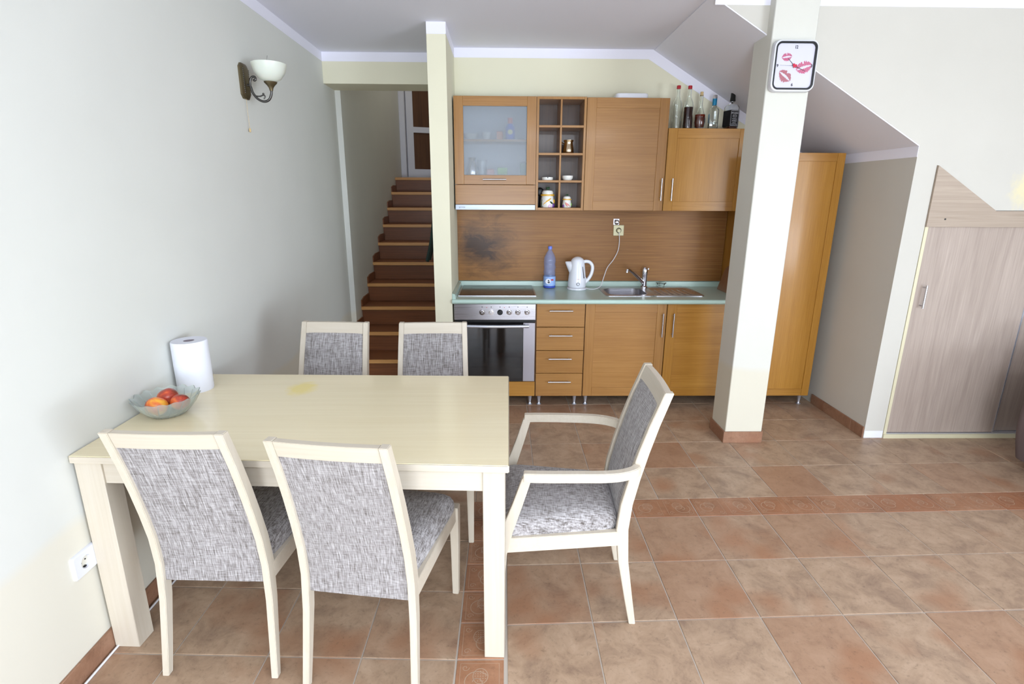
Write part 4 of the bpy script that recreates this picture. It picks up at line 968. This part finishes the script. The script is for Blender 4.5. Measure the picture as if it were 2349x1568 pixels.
def make_chair(label, name='dining_chair', arm=False):
    t = empty(name, label, 'chair', group=None)
    for s in (-1, 1):
        post(s).build('rear_leg', M['birch'], t, smooth=30, bevel=.002)
        front_leg(s, arm).build('front_leg', M['birch'], t, smooth=30, bevel=.002)
    ytop, _ = yprof(.89)
    tr = MB(); z0, z1 = .864, .918
    vs = []
    for z in (z0, z1):
        y, _ = yprof(z); hw = xc(z)-.0128
        for k in range(9): u = -1+k/4; yy = y-.006*(1-u*u); vs += [(u*hw, yy-.012, z), (u*hw, yy+.012, z)]
    fs = [(2*k, 2*k+1, 2*k+3, 2*k+2) for k in range(8)]+[(18+2*k, 18+2*k+1, 18+2*k+3, 18+2*k+2) for k in range(8)]
    fs += [(2*k+o_, 2*k+2+o_, 2*k+20+o_, 2*k+18+o_) for k in range(8) for o_ in (0, 1)]+[(0, 1, 19, 18), (16, 17, 35, 34)]
    tr.add(vs, fs).build('top_rail', M['birch_h'], t, smooth=30, bevel=.0015)
    back_bm().build('backrest', M['fabric'], t, smooth=50)
    ax = .232 if arm else .202
    for s in (-1, 1): bars(MB(), (s*.176, -.215, .364), (s*(ax-.002), .205, .362), .022, .058).build('seat_rail', M['birch_h'], t, smooth=30, bevel=.0015)
    bars(MB(), (-ax+.01, .212, .362), (ax-.01, .212, .362), .022, .056).build('seat_rail', M['birch_h'], t, smooth=30, bevel=.0015)
    bars(MB(), (-.165, -.202, .366), (.165, -.202, .366), .022, .04).build('seat_rail', M['birch_h'], t, smooth=30, bevel=.0015)
    seat = seat_bm()
    if arm: seat.v = [(x*(1+.09*(y+.22)/.44), y, z) for x, y, z in seat.v]
    seat.build('seat', M['fabric_seat'], t, smooth=60)
    if arm:
        for s in (-1, 1):
            pts = smoothpts([(s*.250, .132, .648), (s*.252, .05, .649), (s*.250, -.05, .650), (s*.246, -.14, .650), (s*.234, -.20, .650), (s*.210, -.245, .650), (s*.188, -.262, .650)], 5)
            mb = MB(); vs = []
            for k, p in enumerate(pts):
                a, b = pts[max(k-1, 0)], pts[min(k+1, len(pts)-1)]; d_ = (b-a).normalized(); nn = Vector((-d_.y, d_.x, 0))*.014
                for dx, dz in ((nn, -.017), (-nn, -.017), (-nn, .017), (nn, .017)): vs.append((p.x+dx.x, p.y+dx.y, p.z+dz-.005))
            n = len(pts); fs = [(3, 2, 1, 0), tuple(4*(n-1)+k for k in range(4))]+[(4*i+k, 4*i+(k+1) % 4, 4*i+4+(k+1) % 4, 4*i+4+k) for i in range(n-1) for k in range(4)]
            mb.add(vs, fs).build('armrest', M['birch_h'], t, smooth=40, bevel=.0025)
    return t
GR = 'dining chairs along both sides of the table'
ch = make_chair('dining chair on the near side of table, by the left wall')
for i, (x, y, rz, lb) in enumerate(((-.932, 1.747, -2.2, None), (-.418, 1.672, -8.5, 'angled dining chair on the near side, nearer the table leg'),
                                    (-.8945, 2.388, 176.0, 'dining chair on the far side of table, left of the pair'), (-.352, 2.376, 181.5, 'dining chair on the far side of table, beside the oven'))):
    c = ch if i == 0 else copy_tree(ch); c.location = (x, y, 0); c.rotation_euler = (0, 0, radians(rz)); c['group'] = GR
    if lb: c['label'] = lb
ac = make_chair('armchair with grey fabric seat at the end of table', 'dining_armchair', True)
ac.location = (.2147, 1.873, 0); ac.rotation_euler = (0, 0, radians(87.4))

# ---------------------------------------------------------------- things on the table
pr = empty('paper_towel_roll', 'white paper towel roll standing on the table corner', 'paper roll', (-1.316, 2.195, .75))
def lump(t, i, z): return 1+.012*sin(2*t+.6)+.006*sin(5*t)
MB().lathe([(.021, .004), (.066, 0), (.068, .006), (.0685, .12), (.068, .212), (.066, .217), (.021, .216), (.0205, .004)], 40, rf=lump).build('paper', M['paper'], pr, smooth=50)
MB().lathe([(.0205, .002), (.0205, .2155), (.0185, .2155), (.0185, .002)], 28).build('core', M['card'], pr)
MB().lathe([(0, .15), (.0185, .15)], 20).build('core_inside', M['card'], pr)
bw = empty('fruit_bowl', 'scalloped pressed-glass fruit bowl on the table corner', 'bowl', (-1.268, 1.918, .75))
def scal(t, i, z): return 1+(.03*cos(16*t)*(z/.075)**1.5)
bp_ = [(0, 0), (.045, 0), (.055, .004), (.075, .018), (.095, .042), (.110, .068), (.1135, .076), (.1105, .076), (.105, .066), (.090, .044), (.070, .022), (.050, .009), (0, .007)]
bb = MB(); bb.lathe(bp_, 96, rf=scal); bb.v = [(x, y, z+(.0035*cos(16*math.atan2(y, x)) if z > .06 else 0)) for x, y, z in bb.v]
bb.build('glass_body', M['bowl_glass'], bw, smooth=60)
rib = MB()
for k in range(16):
    t = 2*pi*k/16+.1
    rib.tube([((.052+.052*q_)*cos(t+.2*q_), (.052+.052*q_)*sin(t+.2*q_), .003+.065*q_**1.5) for q_ in (0, .25, .5, .75, 1)], .0016, 6)
rib.build('pressed_ribs', M['bowl_glass'], bw, smooth=60)
def nect(label, x, y, z, rx, rz, s=.036):
    def f(c): a = math.atan2(c.y, c.x); return 1-.06*math.exp(-(a/.16)**2)*(1-abs(c.z)**3)-.08*math.exp(-((1-c.z)/.08))
    o = MB().sphere((0, 0, 0), s, 32, (1, 1, .94), f).build('nectarine', M['peach'], smooth=180)
    o.location = (x, y, z); o.rotation_euler = (rx, .3, rz); tag(o, label, 'fruit', 'nectarines in the glass bowl'); return o
bx, by = -1.268, 1.918
nect('red and yellow nectarine at the left front of bowl', bx-.012, by-.042, .799, .5, 2.4, .038)
nect('nectarine topmost at the back of the bowl', bx-.016, by+.034, .806, .3, 4.2, .037)
nect('orange nectarine at the right of the bowl', bx+.050, by+.000, .7995, -.4, .8, .033)

# ---------------------------------------------------------------- sofa at the right edge
sf = empty('sofa', 'taupe upholstered sofa at the right edge by the closet', 'sofa', (3.03, 2.35, 0))
ar = MB()
rings = []
for k in range(13):
    z = .06+.56*k/12; bul = .03*sin(pi*min(1, (z-.06)/.5)); rings.append((rrect(.04-bul*1.5+.02*(1-k/12)*0, .24, -.35, .55, .06, 6), z))
rings.append((rrect(.06, .22, -.33, .53, .05, 6), .645))
ar = MB(); loft(ar, rings, True, True); ar.build('armrest', M['sofa'], sf, smooth=60)
MB().box(.24, 1.7, -.35, .33, .08, .42, .04).build('seat', M['sofa'], sf)
MB().box(.24, 1.7, .30, .55, .08, .8, .06).build('backrest', M['sofa'], sf)
for x, y in ((.12, -.28), (.12, .48), (1.6, -.28), (1.6, .48)): MB().cyl((x, y, 0), (x, y, .085), .018, .024, n=12).build('foot', M['black'], sf)
MB().box(1.5, 1.7, -.36, .55, .08, .62, .05).build('armrest', M['sofa'], sf)
